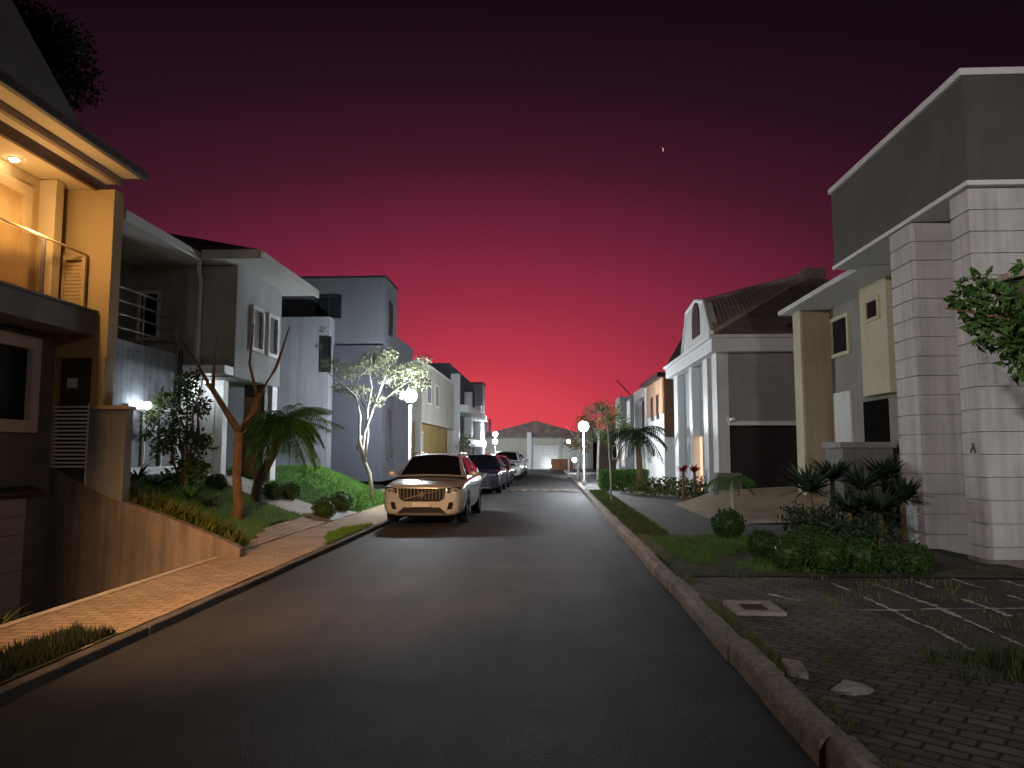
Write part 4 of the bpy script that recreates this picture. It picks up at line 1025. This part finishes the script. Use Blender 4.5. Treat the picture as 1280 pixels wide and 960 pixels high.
    npl = MB(); npl.box(-.2, .2, -.05, -.018, .43, .52); done(npl, 'number_plate', mat('plate_grey', (.6, .6, .6), .5, .03, 4, 0), t, bevel=.004)
    sk = MB(); sk.prism([(-.6, -.0, .245), (-.55, -.012, .29), (.55, -.012, .29), (.6, -.0, .245)], (0, .1, 0)); done(sk, 'skid_plate', M_steel, t)
    un = MB(); un.box(-.7, .7, .25, 4.4, .20, .30); done(un, 'underbody', M_black, t)
    t.location = loc; t.rotation_euler = (0, 0, rotz)
    return t
def paint(name, col, rough=.22, metal=.4):
    m = mat(name, col, rough, .03, 3, .0, metal=metal, spec=.6); b = m.node_tree.nodes['Principled BSDF']
    b.inputs['Coat Weight'].default_value = .6; b.inputs['Coat Roughness'].default_value = .05
    return m
gz = .0
make_car('parked_suv', 'silver sport utility car with dark slatted grille parked nearest on the left', (-2.66, 15.75, gz), math.radians(-.6), 4.5, 1.80, 1.56, paint('silver_paint', (.52, .53, .55), .25, .35), 'slats')
a = P(593, 618, z=0)
make_car('parked_car', 'dark blue car with v shaped chrome grille parked behind the silver one', (-2.62, a.y - .2, gz), math.radians(-.6), 4.5, 1.82, 1.5, paint('dark_blue_paint', (.03, .035, .06), .15, .3), 'vee')
make_car('parked_car', 'black car parked third in the row on the left kerb', (-2.5, 32.0, gz), math.radians(-.5), 4.4, 1.80, 1.42, paint('black_paint', (.015, .015, .017), .12, .2), 'bar')
make_car('parked_suv', 'white sport utility car parked farthest along the left kerb', (-2.35, 41., gz), math.radians(-1), 4.6, 1.86, 1.6, paint('white_car_paint', (.7, .7, .7), .2, 0.), 'suv')
make_car('parked_car', 'pale grey car parked behind the far white one', (-2.3, 48., gz), math.radians(-1.5), 4.3, 1.78, 1.45, paint('grey_car_paint', (.4, .4, .42), .2, .4), 'bar')
# ================================================================== street small things
sh = thing('speed_hump', 'low speed hump with worn orange stripes across the road', 'speed hump', (-1.1, 27.5, 0))
b = MB(); x0, x1 = -1.5, XR - .25; prof = [(-.4, .012), (-.25, .05), (0, .07), (.25, .05), (.4, .012)]; y = P(660, 614, z=.02).y
b.raw([(x, y + dy, dz + .018) for dy, dz in prof for x in (x0, x1)], [(2 * i, 2 * i + 1, 2 * i + 3, 2 * i + 2) for i in range(4)]); b.build('hump', M_asph, sh, smooth=True)
b = MB()
for i in range(7):
    xx = x0 + .1 + i * .42; b.raw([(xx + k * .2, y + dy, dz + .023) for dy, dz in prof[:3] for k in (0, 1)], [(0, 1, 3, 2), (2, 3, 5, 4)])
b.build('stripes', mat('worn_orange_paint', (.16, .085, .05), .8, .5, 8, .2, 40), sh)
dc = thing('inspection_cover', 'square pale framed inspection cover set in the right pavement', 'manhole cover', (1.97, 6.85, .14))
b = MB(); cc_ = P(942, 760, z=.15); x0, x1, y0, y1 = cc_.x - .22, cc_.x + .22, cc_.y - .27, cc_.y + .27; zt_ = .168
b.box(x0, x1, y0, y0 + .1, .1, zt_); b.box(x0, x1, y1 - .1, y1, .1, zt_); b.box(x0, x0 + .1, y0 + .1, y1 - .1, .1, zt_); b.box(x1 - .1, x1, y0 + .1, y1 - .1, .1, zt_); b.build('frame', mat('pale_cover_frame', (.42, .36, .32), .9, .25, 6, .3, 40), dc)
bx('lid', mat('rusty_lid', (.07, .035, .03), .8, .3, 8, .4, 30), dc, x0 + .105, x1 - .105, y0 + .105, y1 - .105, .1, .155)
random.seed(31)
b = MB(); b.ball((1.86, 4.75, .14), .11, 7, 5, (1.25, .9, .45), .22); tag(b.build('broken_stone', mat('pale_stone', (.40, .40, .36), .9, .3, 6, .6, 20)), 'broken pale stone block lying on the right pavement near the kerb', 'stone')
b = MB(); b.ball((3.25, 4.35, .14), .09, 9, 6, (1.3, .9, .5), .18); tag(b.build('loose_stone', MATS['pale_stone']), 'small loose grey stone beside the weeds on the slab drive', 'stone')
b = MB(); b.prism([(1.57, 5.05, .1), (1.68, 4.98, .1), (1.73, 5.28, .1), (1.61, 5.36, .1)], (.015, .01, .075)); tag(b.build('kerb_fragment', M_kerb, bevel=.02), 'cracked fragment of kerb stone tilted beside the right kerb', 'stone')
# moon sliver
a = P(828, 187, y=900); mn = MB()
pts = []
for k in range(13):
    t_ = -math.pi / 2 + math.pi * k / 12; pts.append((a.x + 1.3 * math.cos(t_), a.z + 2.6 * math.sin(t_)))
inn = [(a.x + .5 * math.cos(-math.pi / 2 + math.pi * k / 12), a.z + 2.5 * math.sin(-math.pi / 2 + math.pi * k / 12)) for k in range(11, 0, -1)]
mn.prism([(x, 900, z) for x, z in pts + inn], (0, .5, 0))
tag(mn.build('moon', emit('moonlight', (1, .75, .65), .9)), kind='structure')

# ================================================================== planting, left
random.seed(101)
# pruned tree
tb = Vector((-5.67, 13.4, gH(-5.67, 13.4) - .05))
def at(u, v, y): return P(u, v, y=y)
fk = at(299, 540, 13.4)
pth = [[tb, tb + Vector((.02, 0, .25)), at(296, 590, 13.4), fk],
       [fk, at(283, 515, 13.35), at(266, 487, 13.3), at(258, 478, 13.3)],
       [at(262, 482, 13.3), at(245, 452, 13.2), at(226, 424, 13.1)],
       [at(266, 487, 13.3), at(268, 455, 13.4), at(273, 412, 13.4)],
       [fk, at(315, 515, 13.5), at(325, 492, 13.6)],
       [at(322, 498, 13.6), at(312, 455, 13.6), at(317, 405, 13.7)],
       [at(325, 492, 13.6), at(345, 460, 13.7), at(362, 408, 13.8)]]
rd = [[.115, .095, .085, .08], [.07, .055, .05, .045], [.035, .025, .01], [.035, .026, .012], [.07, .06, .05], [.034, .026, .01], [.036, .03, .01]]
tree('pruned_tree', 'bare hard pruned tree with forked orange-lit limbs on the garden lawn', tb, pth, rd, None, None, 0)
# palm
pb_ = Vector((-6.05, 15.2, gH(-6.05, 15.2)))
pt = thing('garden_palm', 'drooping green palm with leaning dark trunk in the garden', 'palm', pb_)
tp = at(356, 528, 15.4)
MB().tube([pb_, pb_ + Vector((.05, 0, .4)), pb_ + (tp - pb_) * .6, tp], [.12, .10, .09, .08], 9).build('trunk', mat('dark_palm_trunk', (.06, .045, .035), .9, .3, 6, .6, 20, bdist=.04), pt)
b = MB()
for k in range(74):
    a_ = 2 * math.pi * k * .382; el_ = U(-.5, 1.3)
    frond(b, tp + Vector((U(-.06, .06), U(-.06, .06), U(-.1, .12))), (math.cos(a_), math.sin(a_) * .8, el_), U(.75, 1.3), U(.26, .4), .022, U(.9, 2.2), 20)
b.build('fronds', L_palm, pt)
# white trunk tree
wb_ = P(466, 620, z=.3); wb_ = Vector((wb_.x, wb_.y, gH(wb_.x, wb_.y) - .04)); wy = wb_.y
M_pb = mat('pale_bark', (.50, .47, .42), .8, .2, 8, .4, 25)
A2 = lambda u, v, d=0: P(u, v, y=wy + d)
pth = [[wb_, A2(462, 592), A2(452, 568), A2(456, 540, .1), A2(466, 512, .2), A2(478, 480, .3), A2(488, 455, .3)],
       [A2(457, 578), A2(449, 550), A2(450, 520, -.1), A2(445, 495, -.1), A2(428, 480, -.2), A2(408, 465, -.3)],
       [A2(456, 572), A2(460, 545, .2), A2(459, 515, .3), A2(465, 485, .3), A2(460, 455, .3)],
       [A2(452, 545), A2(446, 560), A2(451, 565)],
       [A2(466, 512, .2), A2(492, 490, .1), A2(520, 470, 0.)], [A2(459, 515, .3), A2(440, 480, .3), A2(436, 450, .2)], [A2(478, 480, .3), A2(500, 470, .5), A2(525, 455, .5)]]
rd = [[.07, .062, .05, .045, .038, .025, .012], [.05, .042, .036, .03, .022, .01], [.045, .036, .03, .022, .01], [.035, .04, .03], [.02, .014, .006], [.02, .014, .006], [.02, .014, .006]]
cr_ = []
for u, v, r_, d in ((488, 470, .5, 0), (460, 455, .5, .3), (515, 465, .48, .2), (435, 465, .42, -.2), (478, 445, .45, .4), (505, 490, .36, -.1), (415, 455, .33, -.2), (448, 490, .34, .2), (525, 480, .3, 0), (402, 412, .12, -.3), (398, 432, .12, -.3), (470, 500, .3, .1), (425, 485, .25, 0), (530, 450, .26, .3)):
    cr_.append((A2(u, v, d), r_, int(420 * (r_ / .4) ** 2), (1.1, 1.1, .65)))
tree('pale_trunk_tree', 'slender tree with several white lit trunks and a wispy pale crown beside the street lamp', wb_, pth, rd, cr_, L_pale, .075, M_pb)
# leafy tall shrub against the blue wall
sbse = Vector((-6.85, 13.7, gH(-6.85, 13.7)))
st_ = thing('tall_shrub', 'tall loose leafy shrub growing in front of the blue-grey wall', 'shrub', sbse)
b = MB()
for k in range(7): b.tube(wob(sbse, sbse + Vector((U(-.5, .4), U(-.2, .3), U(1.2, 2.2))), 5, .06), [.03, .026, .022, .018, .012, .006], 6)
b.build('stems', M_bark, st_)
b = MB()
for u, v, r_ in ((238, 490, .26), (232, 475, .18), (250, 510, .2), (222, 520, .26), (205, 500, .22), (190, 520, .2), (212, 545, .3), (240, 545, .26), (255, 555, .22), (200, 560, .2), (235, 580, .3), (250, 585, .2), (215, 600, .2), (244, 470, .12), (183, 540, .14)):
    cloud(b, at(u, v, 13.7 + U(-.2, .2)), r_, int(150 * (r_ / .22) ** 2), .10, (1, 1, 1), .1)
b.build('foliage', L_shrub, st_)
# low plants by the wall
def rosette(name, label, base, n, ln, wd, m, spread=1., bend=.7, cat='plant', group=None, stem=0., lift=.2):
    base = Vector(base); b = MB(); top = base + Vector((0, 0, stem))
    for k in range(n):
        a_ = U(0, 6.283); el_ = lift + U(0, 1.3)
        b.blade(top, (math.cos(a_) * spread, math.sin(a_) * spread, el_), ln * U(.7, 1.1), wd, bend * U(.5, 1.2), 4)
    if stem:
        t = thing(name, label, cat, base, group)
        MB().tube([base, top], [.05, .04], 7).build('stem', M_bark, t); b.build('leaves', m, t); return t
    b.v = [v - base for v in b.v]; o = b.build(name, m); o.location = base
    return tag(o, label, cat, group)
for i, (u, v) in enumerate(((172, 604), (196, 606), (238, 604), (262, 600))):
    a = P(u, v, y=13.2); rosette('spiky_plant', ('dark spiky plant at the corner below the blue-grey wall', 'green spiky plant beneath the blue-grey window', 'spiky plant at the foot of the tall shrub', 'low spiky plant between tall shrub and white entry wall')[i], (a.x, 13.2, gH(a.x, 13.2)), 40, .5, .035, (L_dark, L_agave, L_palm, L_dark)[i], group='spiky plants below the blue-grey wall')
# clipped balls in garden
for i, (u, v, px) in enumerate(((270, 603, 10), (340, 615, 10), (362, 615, 10), (405, 636, 13), (425, 628, 12))):
    best = None
    for yy in [12 + .05 * k for k in range(160)]:
        p = P(u, v + px * .8, y=yy); dlt = abs(p.z - gH(p.x, p.y))
        if best is None or dlt < best[0]: best = (dlt, p)
    p = best[1]; r_ = px * p.y / F
    box_ball('clipped_bush', ('small clipped ball bush near the white entry wall', 'clipped ball bush below the palm, the nearer of its pair', 'clipped ball bush below the palm, the one closer to the street', 'round clipped bush at the turn of the garden path, nearest the pavement', 'round clipped bush just behind the one at the turn of the path')[i], p + Vector((0, 0, r_ * .8)), r_, L_box, 'clipped bushes in the left garden', (1.15, 1.15, 1), 700, .05)
# bank of grassy perennials along the retaining wall
b = MB()
for k in range(230):
    t_ = R(); x = -6.7 + t_ * 2.05; y = 10.92 + R() * .5
    zb2 = max(gH(x, y), 0)
    zt2 = wall_top(x)
    a_ = U(0, 6.28)
    for q in range(7): b.blade((x + U(-.06, .06), y + U(-.06, .06), max(zb2, zt2 - .15)), (math.cos(a_ + q) * .6, math.sin(a_ + q) * .6, U(.6, 1.6)), U(.18, .42), .026, .6, 3)
tag(b.build('border_grasses', L_yellow), 'tufted yellow green border plants along the top of the retaining wall', 'plants', kind='stuff')
b = MB()
for k in range(40):
    x = U(-7.7, -6.3); cloud(b, (x, 10.84 + U(0, .25), wall_top(x) + U(-.02, .12)), .13, 40, .06)
tag(b.build('creeping_plants', L_dark), 'dark creeping ground cover spilling over the retaining wall below the gate', 'plants', kind='stuff')
# plant by the ramp, far left
rosette('ramp_plant', 'small yellowish bush at the edge of the sunken drive below the garage', (-5.2, 6.9, -.1), 60, .36, .03, L_yellow, bend=.8)
grass('lawn_grass', 'short green lawn grass in the left garden', (-8, XS, 11.2, 17.), 16000, .03, .075, L_grass, gH, .012, keep=lambda x, y: not on_path(x, y) and not on_apron(x, y))
grass('bank_grass', 'bright green grass on the bank below the modern house', (-8.5, XS, 17., 24.), 22000, .04, .09, L_grass, gH, .014, keep=lambda x, y: not on_path(x, y))
grass('verge_grass', 'dry mixed grass strip between left pavement and kerb', (-4.15, XL - .16, 12.2, 15.6), 6000, .02, .06, L_grass, lambda x, y: .065, .012, keep=on_verge)
grass('near_verge_grass', 'rough grass strip with painted-in shade on the near left kerb', (-4.15, XL - .16, 3., 6.5), 9000, .04, .10, leafmat('painted_shade_blade', (.012, .018, .006), (.025, .032, .01)), lambda x, y: .065, .010, keep=on_verge)  # verge shadow is put into the blade colour

# ================================================================== planting, right
random.seed(202)
RZ = lambda x, y: rH(x, y) + .01
spots = [(955, 698, 19), (988, 713, 23), (1035, 716, 24), (1078, 715, 21), (1111, 715, 18), (1146, 717, 19), (1056, 692, 19), (1012, 691, 17)]
names = ['clipped round boxwood nearest the lawn in the row along the portico bed', 'plump boxwood, second from the lawn along the portico bed', 'largest boxwood in the middle of the front row', 'boxwood between the largest one and the pair beside the pillar', 'boxwood second from the white pillar in the front row', 'boxwood right against the foot of the white pillar', 'boxwood in the back row beneath the tall yucca clump', 'boxwood in the back row nearest the lawn']
for (u, v, px), nm in zip(spots, names):
    p = P(u, v, z=.145); r_ = px * p.y / F * .94
    box_ball('boxwood', nm, (p.x, p.y, RZ(p.x, p.y) + r_ * .92), r_, L_box, 'boxwoods along the portico bed', (1., 1, 1), 800, .045)
p = P(910, 649, y=12.6); box_ball('ball_bush', 'single round ball bush on the right lawn in front of the small palm', (p.x, 12.6, RZ(p.x, 12.6) + .24), .25, L_box, None, (1, 1, 1), 1200, .045)
# small palm behind ball
p = P(916, 632, y=14.5); pm = thing('small_palm', 'small dark palm on a thin stem behind the round bush', 'palm', (p.x, 14.5, .14))
tp = P(914, 600, y=14.5); MB().tube([(p.x, 14.5, .14), tp], [.035, .03], 7).build('stem', M_pb, pm)
b = MB()
for k in range(12): frond(b, tp, (math.cos(k * .524), math.sin(k * .524), U(.2, 1.0)), U(.5, .7), .2, .02, 1.8, 12)
b.build('fronds', L_palm, pm)
# yucca clump
ycl = [(1012, 615, 12.0, .70, .55, L_agave), (1040, 600, 12.6, .6, .6, L_dark), (1078, 612, 12.2, .7, .5, L_agave), (1105, 600, 12.4, .65, .7, L_dark), (1062, 640, 11.4, .5, .25, L_agave), (1128, 625, 11.8, .6, .4, L_dark), (1100, 640, 10.9, .5, .25, L_dark)]
yn = ['largest grey green yucca of the clump, nearest the lawn', 'dark yucca just behind the largest one', 'grey green yucca in the middle of the clump', 'tall dark yucca below the planter coping', 'low agave rosette in front of the yucca clump', 'dark yucca beside the white pillar', 'low dark yucca between the agave and the pillar']
for (u, v, yy, ln, stm, m), nm in zip(ycl, yn):
    p = P(u, v, y=yy); g0 = RZ(p.x, yy); rosette('yucca', nm, (p.x, yy, g0), 120, ln, .062, m, 1., .5, 'plant', 'yuccas in the portico bed', max(.08, p.z - g0), .1)
p = P(1000, 650, y=11.2); rosette('young_fern', 'pale green young plant with arching leaves in front of the largest yucca', (p.x, 11.2, RZ(p.x, 11.2)), 40, .45, .05, L_palm, 1., .9)
b = MB()
for k in range(42):
    x = U(3.9, 4.95); y = U(10.2, 12.8); cloud(b, (x, y, U(.2, .6)), .24, 70, .08, (1, 1, .8), .2)
tag(b.build('dense_undergrowth', L_dark), 'dense dark undergrowth filling the bed beside the white pillars', 'plants', kind='stuff')
grass('right_lawn_grass', 'patchy grass of the right verge before the boxwoods', (1.75, 4.2, 9.2, 13.1), 9000, .03, .09, L_grass, RZ, .012, keep=lambda x, y: mnoise.noise(Vector((x * 1.1, y * 1.1, 4))) > -.12)
grass('pavement_weeds', 'dry weeds growing through the neglected right pavement', (XK, 5.3, 5.2, 9.3), 5200, .02, .07, L_dry, rH, .010, keep=lambda x, y: mnoise.noise(Vector((x * 1.6, y * 1.6, 14))) > .08)
grass('kerb_weeds', 'weeds growing along the back of the right kerb', (XK - .02, XK + .10, 3.2, 13), 1500, .02, .08, L_dry, rH, .010, keep=lambda x, y: mnoise.noise(Vector((0, y * 1.2, 3))) > -.05)
heightfield('footpath_verge', M_grass_s, XK, 2.15, 13.2, 27.5, lambda x, y: .15 + .012 * mnoise.noise(Vector((x * 3, y * 2, 7))), .2)
grass('footpath_verge_grass', 'narrow grass strip along the right kerb beside the footpath', (XK, 2.15, 13.2, 27.5), 7000, .03, .09, L_shrub, lambda x, y: .155, .014)
wc = P(1240, 838, z=.14)
grass('drive_weeds', 'patch of taller green weeds growing on the slab drive near the pavement', (wc.x - .35, wc.x + .75, wc.y - .28, wc.y + .3), 1100, .05, .22, L_shrub, rH, .011, keep=lambda x, y: mnoise.noise(Vector((x * 3, y * 3, 4))) > -.1)
# foreground branch tree (trunk just outside the view)
rb_ = Vector((5.55, 7.3, .1))
bt = [P(1300, 420, y=7.3), P(1262, 400, y=7.25), P(1225, 392, y=7.2), P(1180, 385, y=7.15)]
pth = [[rb_, rb_ + Vector((.05, 0, 1.2)), rb_ + Vector((0, .05, 2.3)), rb_ + Vector((.1, 0, 3.6))], [rb_ + Vector((0, .05, 2.1))] + bt, [bt[1], P(1240, 360, y=7.25), P(1215, 345, y=7.3)], [bt[0], P(1290, 455, y=7.2), P(1272, 470, y=7.2)]]
rd = [[.10, .085, .07, .03], [.05, .035, .022, .012, .006], [.014, .01, .005], [.015, .01, .005]]
cr_ = []
for u, v, r_ in ((1205, 372, .13), (1222, 352, .14), (1240, 370, .15), (1255, 395, .18), (1230, 400, .15), (1265, 365, .12), (1270, 425, .2), (1245, 420, .14), (1285, 400, .22), (1220, 420, .10), (1295, 440, .25), (1212, 390, .11), (1285, 330, .09), (1280, 455, .15)):
    cr_.append((P(u, v, y=7.25), r_, int(46 * (r_ / .14) ** 2), (1, 1, .85)))
cr_.append((rb_ + Vector((.35, 0, 3.4)), .6, 500, (1, 1, .8)))
tree('broadleaf_tree', 'leafy branch of a broadleaf tree reaching in front of the white pillar', rb_, pth, rd, cr_, leafmat('broad_leaf', (.03, .07, .015), (.07, .15, .03)), .12)
# hedge, plants and palm further along
p0 = P(752, 612, z=.14); hy = p0.y
hg = MB(); hx0, hx1 = P(752, 600, y=hy).x, P(812, 600, y=hy).x; hz = P(760, 589, y=hy).z
hg.box(hx0 + .06, hx1 - .06, hy + .06, hy + 1.6, .1, hz - .06)
for _ in range(5200):
    s_ = R()
    if s_ < .5: p = Vector((U(hx0, hx1), hy + U(-.02, .08), U(.12, hz)))
    elif s_ < .8: p = Vector((U(hx0, hx1), hy + U(0, 1.65), hz + U(-.06, .03)))
    else: p = Vector((hx0 + U(-.02, .08), hy + U(0, 1.65), U(.12, hz)))
    hg.leaf(p, rdir() + Vector((0, -.3, .4)), rdir(), U(.04, .09), U(.03, .05))
tag(hg.build('box_hedge', L_palm), 'rectangular clipped green hedge beside the right footpath', 'hedge')
pb2 = P(800, 598, y=hy - .6); pm = thing('tall_palm', 'dark feathery palm in front of the white framed house', 'palm', (pb2.x, hy - .8, .14))
tp = P(797, 540, y=hy - .8); MB().tube([(pb2.x, hy - .8, .14), tp], [.13, .09], 8).build('trunk', M_bark, pm)
b = MB()
for k in range(30): a_ = k * .7; frond(b, tp, (math.cos(a_), math.sin(a_), U(-.4, 1.1)), U(1.1, 1.6), .42, .04, U(1.2, 2.2), 14)
b.build('fronds', L_dark, pm)
yl = [(800, 612, 25.0, L_yellow), (815, 608, 24.6, L_shrub), (828, 612, 24.2, L_yellow), (842, 606, 24.4, L_shrub), (852, 612, 23.6, L_yellow), (868, 612, 23.2, L_shrub), (786, 608, 26, L_shrub), (880, 614, 22.6, L_dark)]
ynm = ['yellowish low shrub beside the hedge end', 'green low shrub beneath the tall palm', 'yellow green shrub in front of the white ground floor', 'darker shrub left of the red cordylines', 'yellow shrub at the foot of the nearer red cordyline', 'green shrub below the lit doorway', 'small shrub tucked against the clipped hedge', 'dark shrub against the plinth of the tiled roof house']
for (u, v, yy, m), nm in zip(yl, ynm):
    p = P(u, v, y=yy); t_ = MB(); c_ = Vector((p.x, yy, .14)); cloud(t_, c_ + Vector((0, 0, .3)), .42, 240, .12, (1, 1, .8), .2)
    t_.v = [v_ - c_ for v_ in t_.v]; o = t_.build('border_shrub', m); o.location = c_; tag(o, nm, 'shrub', 'shrubs bordering the right footpath')
for i, u in enumerate((854, 868)):
    p = P(u, 590, y=22.6); rosette('red_cordyline', ('red leaved cordyline on a thin stem, the one nearer the street', 'red leaved cordyline on a thin stem beside the lit doorway')[i], (p.x, 22.6, .14), 36, .36, .06, L_red, 1., .7, 'plant', 'red cordylines by the lit doorway', p.z - .14, .3)
# thin sapling
sbp = P(764, 627, z=.14); tp = P(760, 540, y=sbp.y)
tree('sapling', 'thin staked sapling on the right verge before the hedge', sbp, [[sbp, P(763, 590, y=sbp.y), tp, P(757, 505, y=sbp.y)], [tp, P(768, 520, y=sbp.y)], [P(759, 530, y=sbp.y), P(748, 512, y=sbp.y)]], [[.028, .024, .018, .006], [.01, .004], [.01, .004]],
     [(P(758, 515, y=sbp.y), .28, 90, (1, 1, 1.3)), (P(764, 528, y=sbp.y), .2, 50, (1, 1, 1))], L_pale, .08, M_pb)
# street trees by far lamps
for i, (u, v, yy, m, hh, lab) in enumerate(((747, 606, 37.5, L_pale2, 3.8, 'pale narrow street tree just beyond the globe lamp'), (722, 600, 39., L_autumn, 3.2, 'rust tinged street tree beyond the farther right lamp'), (772, 606, 36., L_shrub, 3.4, 'rounded street tree in front of the far grey house'))):
    p = P(u, v, z=.14); bs = Vector((P(u, v, y=yy).x, yy, .13)); b_ = bs + Vector((U(-.1, .1), 0, hh * .5))
    pth = [[bs, bs + Vector((.03, 0, hh * .3)), b_, bs + Vector((.1, 0, hh * .9))]] + [[b_ + Vector((0, 0, q * .25)), b_ + Vector((U(-.7, .7), U(-.5, .5), .6 + q * .3))] for q in range(3)]
    rd = [[.07, .06, .05, .012]] + [[.025, .008]] * 3
    cr_ = [(bs + Vector((U(-.55, .55), U(-.5, .5), hh * U(.5, 1.0))), U(.35, .55), 170, (1, 1, .9)) for q in range(9)]
    tree('street_tree', lab, bs, pth, rd, cr_, m, .12, M_pb, 'street trees on the far right')
# left far small trees/bushes near far lamps
for i, (x, y, hh, m, lab) in enumerate(((-4.9, 43., 2.6, L_pale, 'small pale lit tree between the far left lamps'), (-4.6, 36.5, 1.1, L_shrub, 'low bushy shrub in front of the white pillar house'))):
    bs = Vector((x, y, .15)); tree('garden_tree', lab, bs, [[bs, bs + Vector((.05, 0, hh * .5)), bs + Vector((0, .1, hh * .85))]], [[.06, .045, .01]], [(bs + Vector((U(-.45, .45), U(-.4, .4), hh * U(.35, .95))), hh * .17, 160, (1, 1, .9)) for q in range(10)], m, .11)
# big dark tree behind the balcony house
bs = Vector((-12.6, 19.5, 0)); tp = P(62, 70, y=19.5)
tree('tall_dark_tree', 'tall black tree silhouette rising behind the balcony house roof', bs, [[bs, bs + Vector((.2, 0, 5)), tp], [bs + Vector((.15, 0, 5)), tp + Vector((-2, 0, -1))]], [[.25, .2, .08], [.12, .04]],
     [(P(u, v, y=19.5 + U(-.5, .5)), .85, 650, (1, 1, .9)) for u, v in ((60, 45), (80, 75), (88, 100), (50, 60), (70, 110), (30, 40), (45, 95), (20, 20), (75, 52))], L_dark, .16)

# ------------------------------------------------------------------ render settings
scene.render.engine = 'CYCLES'
cy = scene.cycles
cy.use_denoising = True
cy.max_bounces = 6; cy.diffuse_bounces = 3; cy.glossy_bounces = 3; cy.transparent_max_bounces = 8
cy.sample_clamp_indirect = 4.; cy.use_light_tree = True
cy.caustics_reflective = False; cy.caustics_refractive = False
vs_ = scene.view_settings
vs_.view_transform = 'Standard'; vs_.look = 'None'; vs_.exposure = 0; vs_.gamma = 1; vs_.use_curve_mapping = False
scene.render.resolution_x = 1024; scene.render.resolution_y = 768
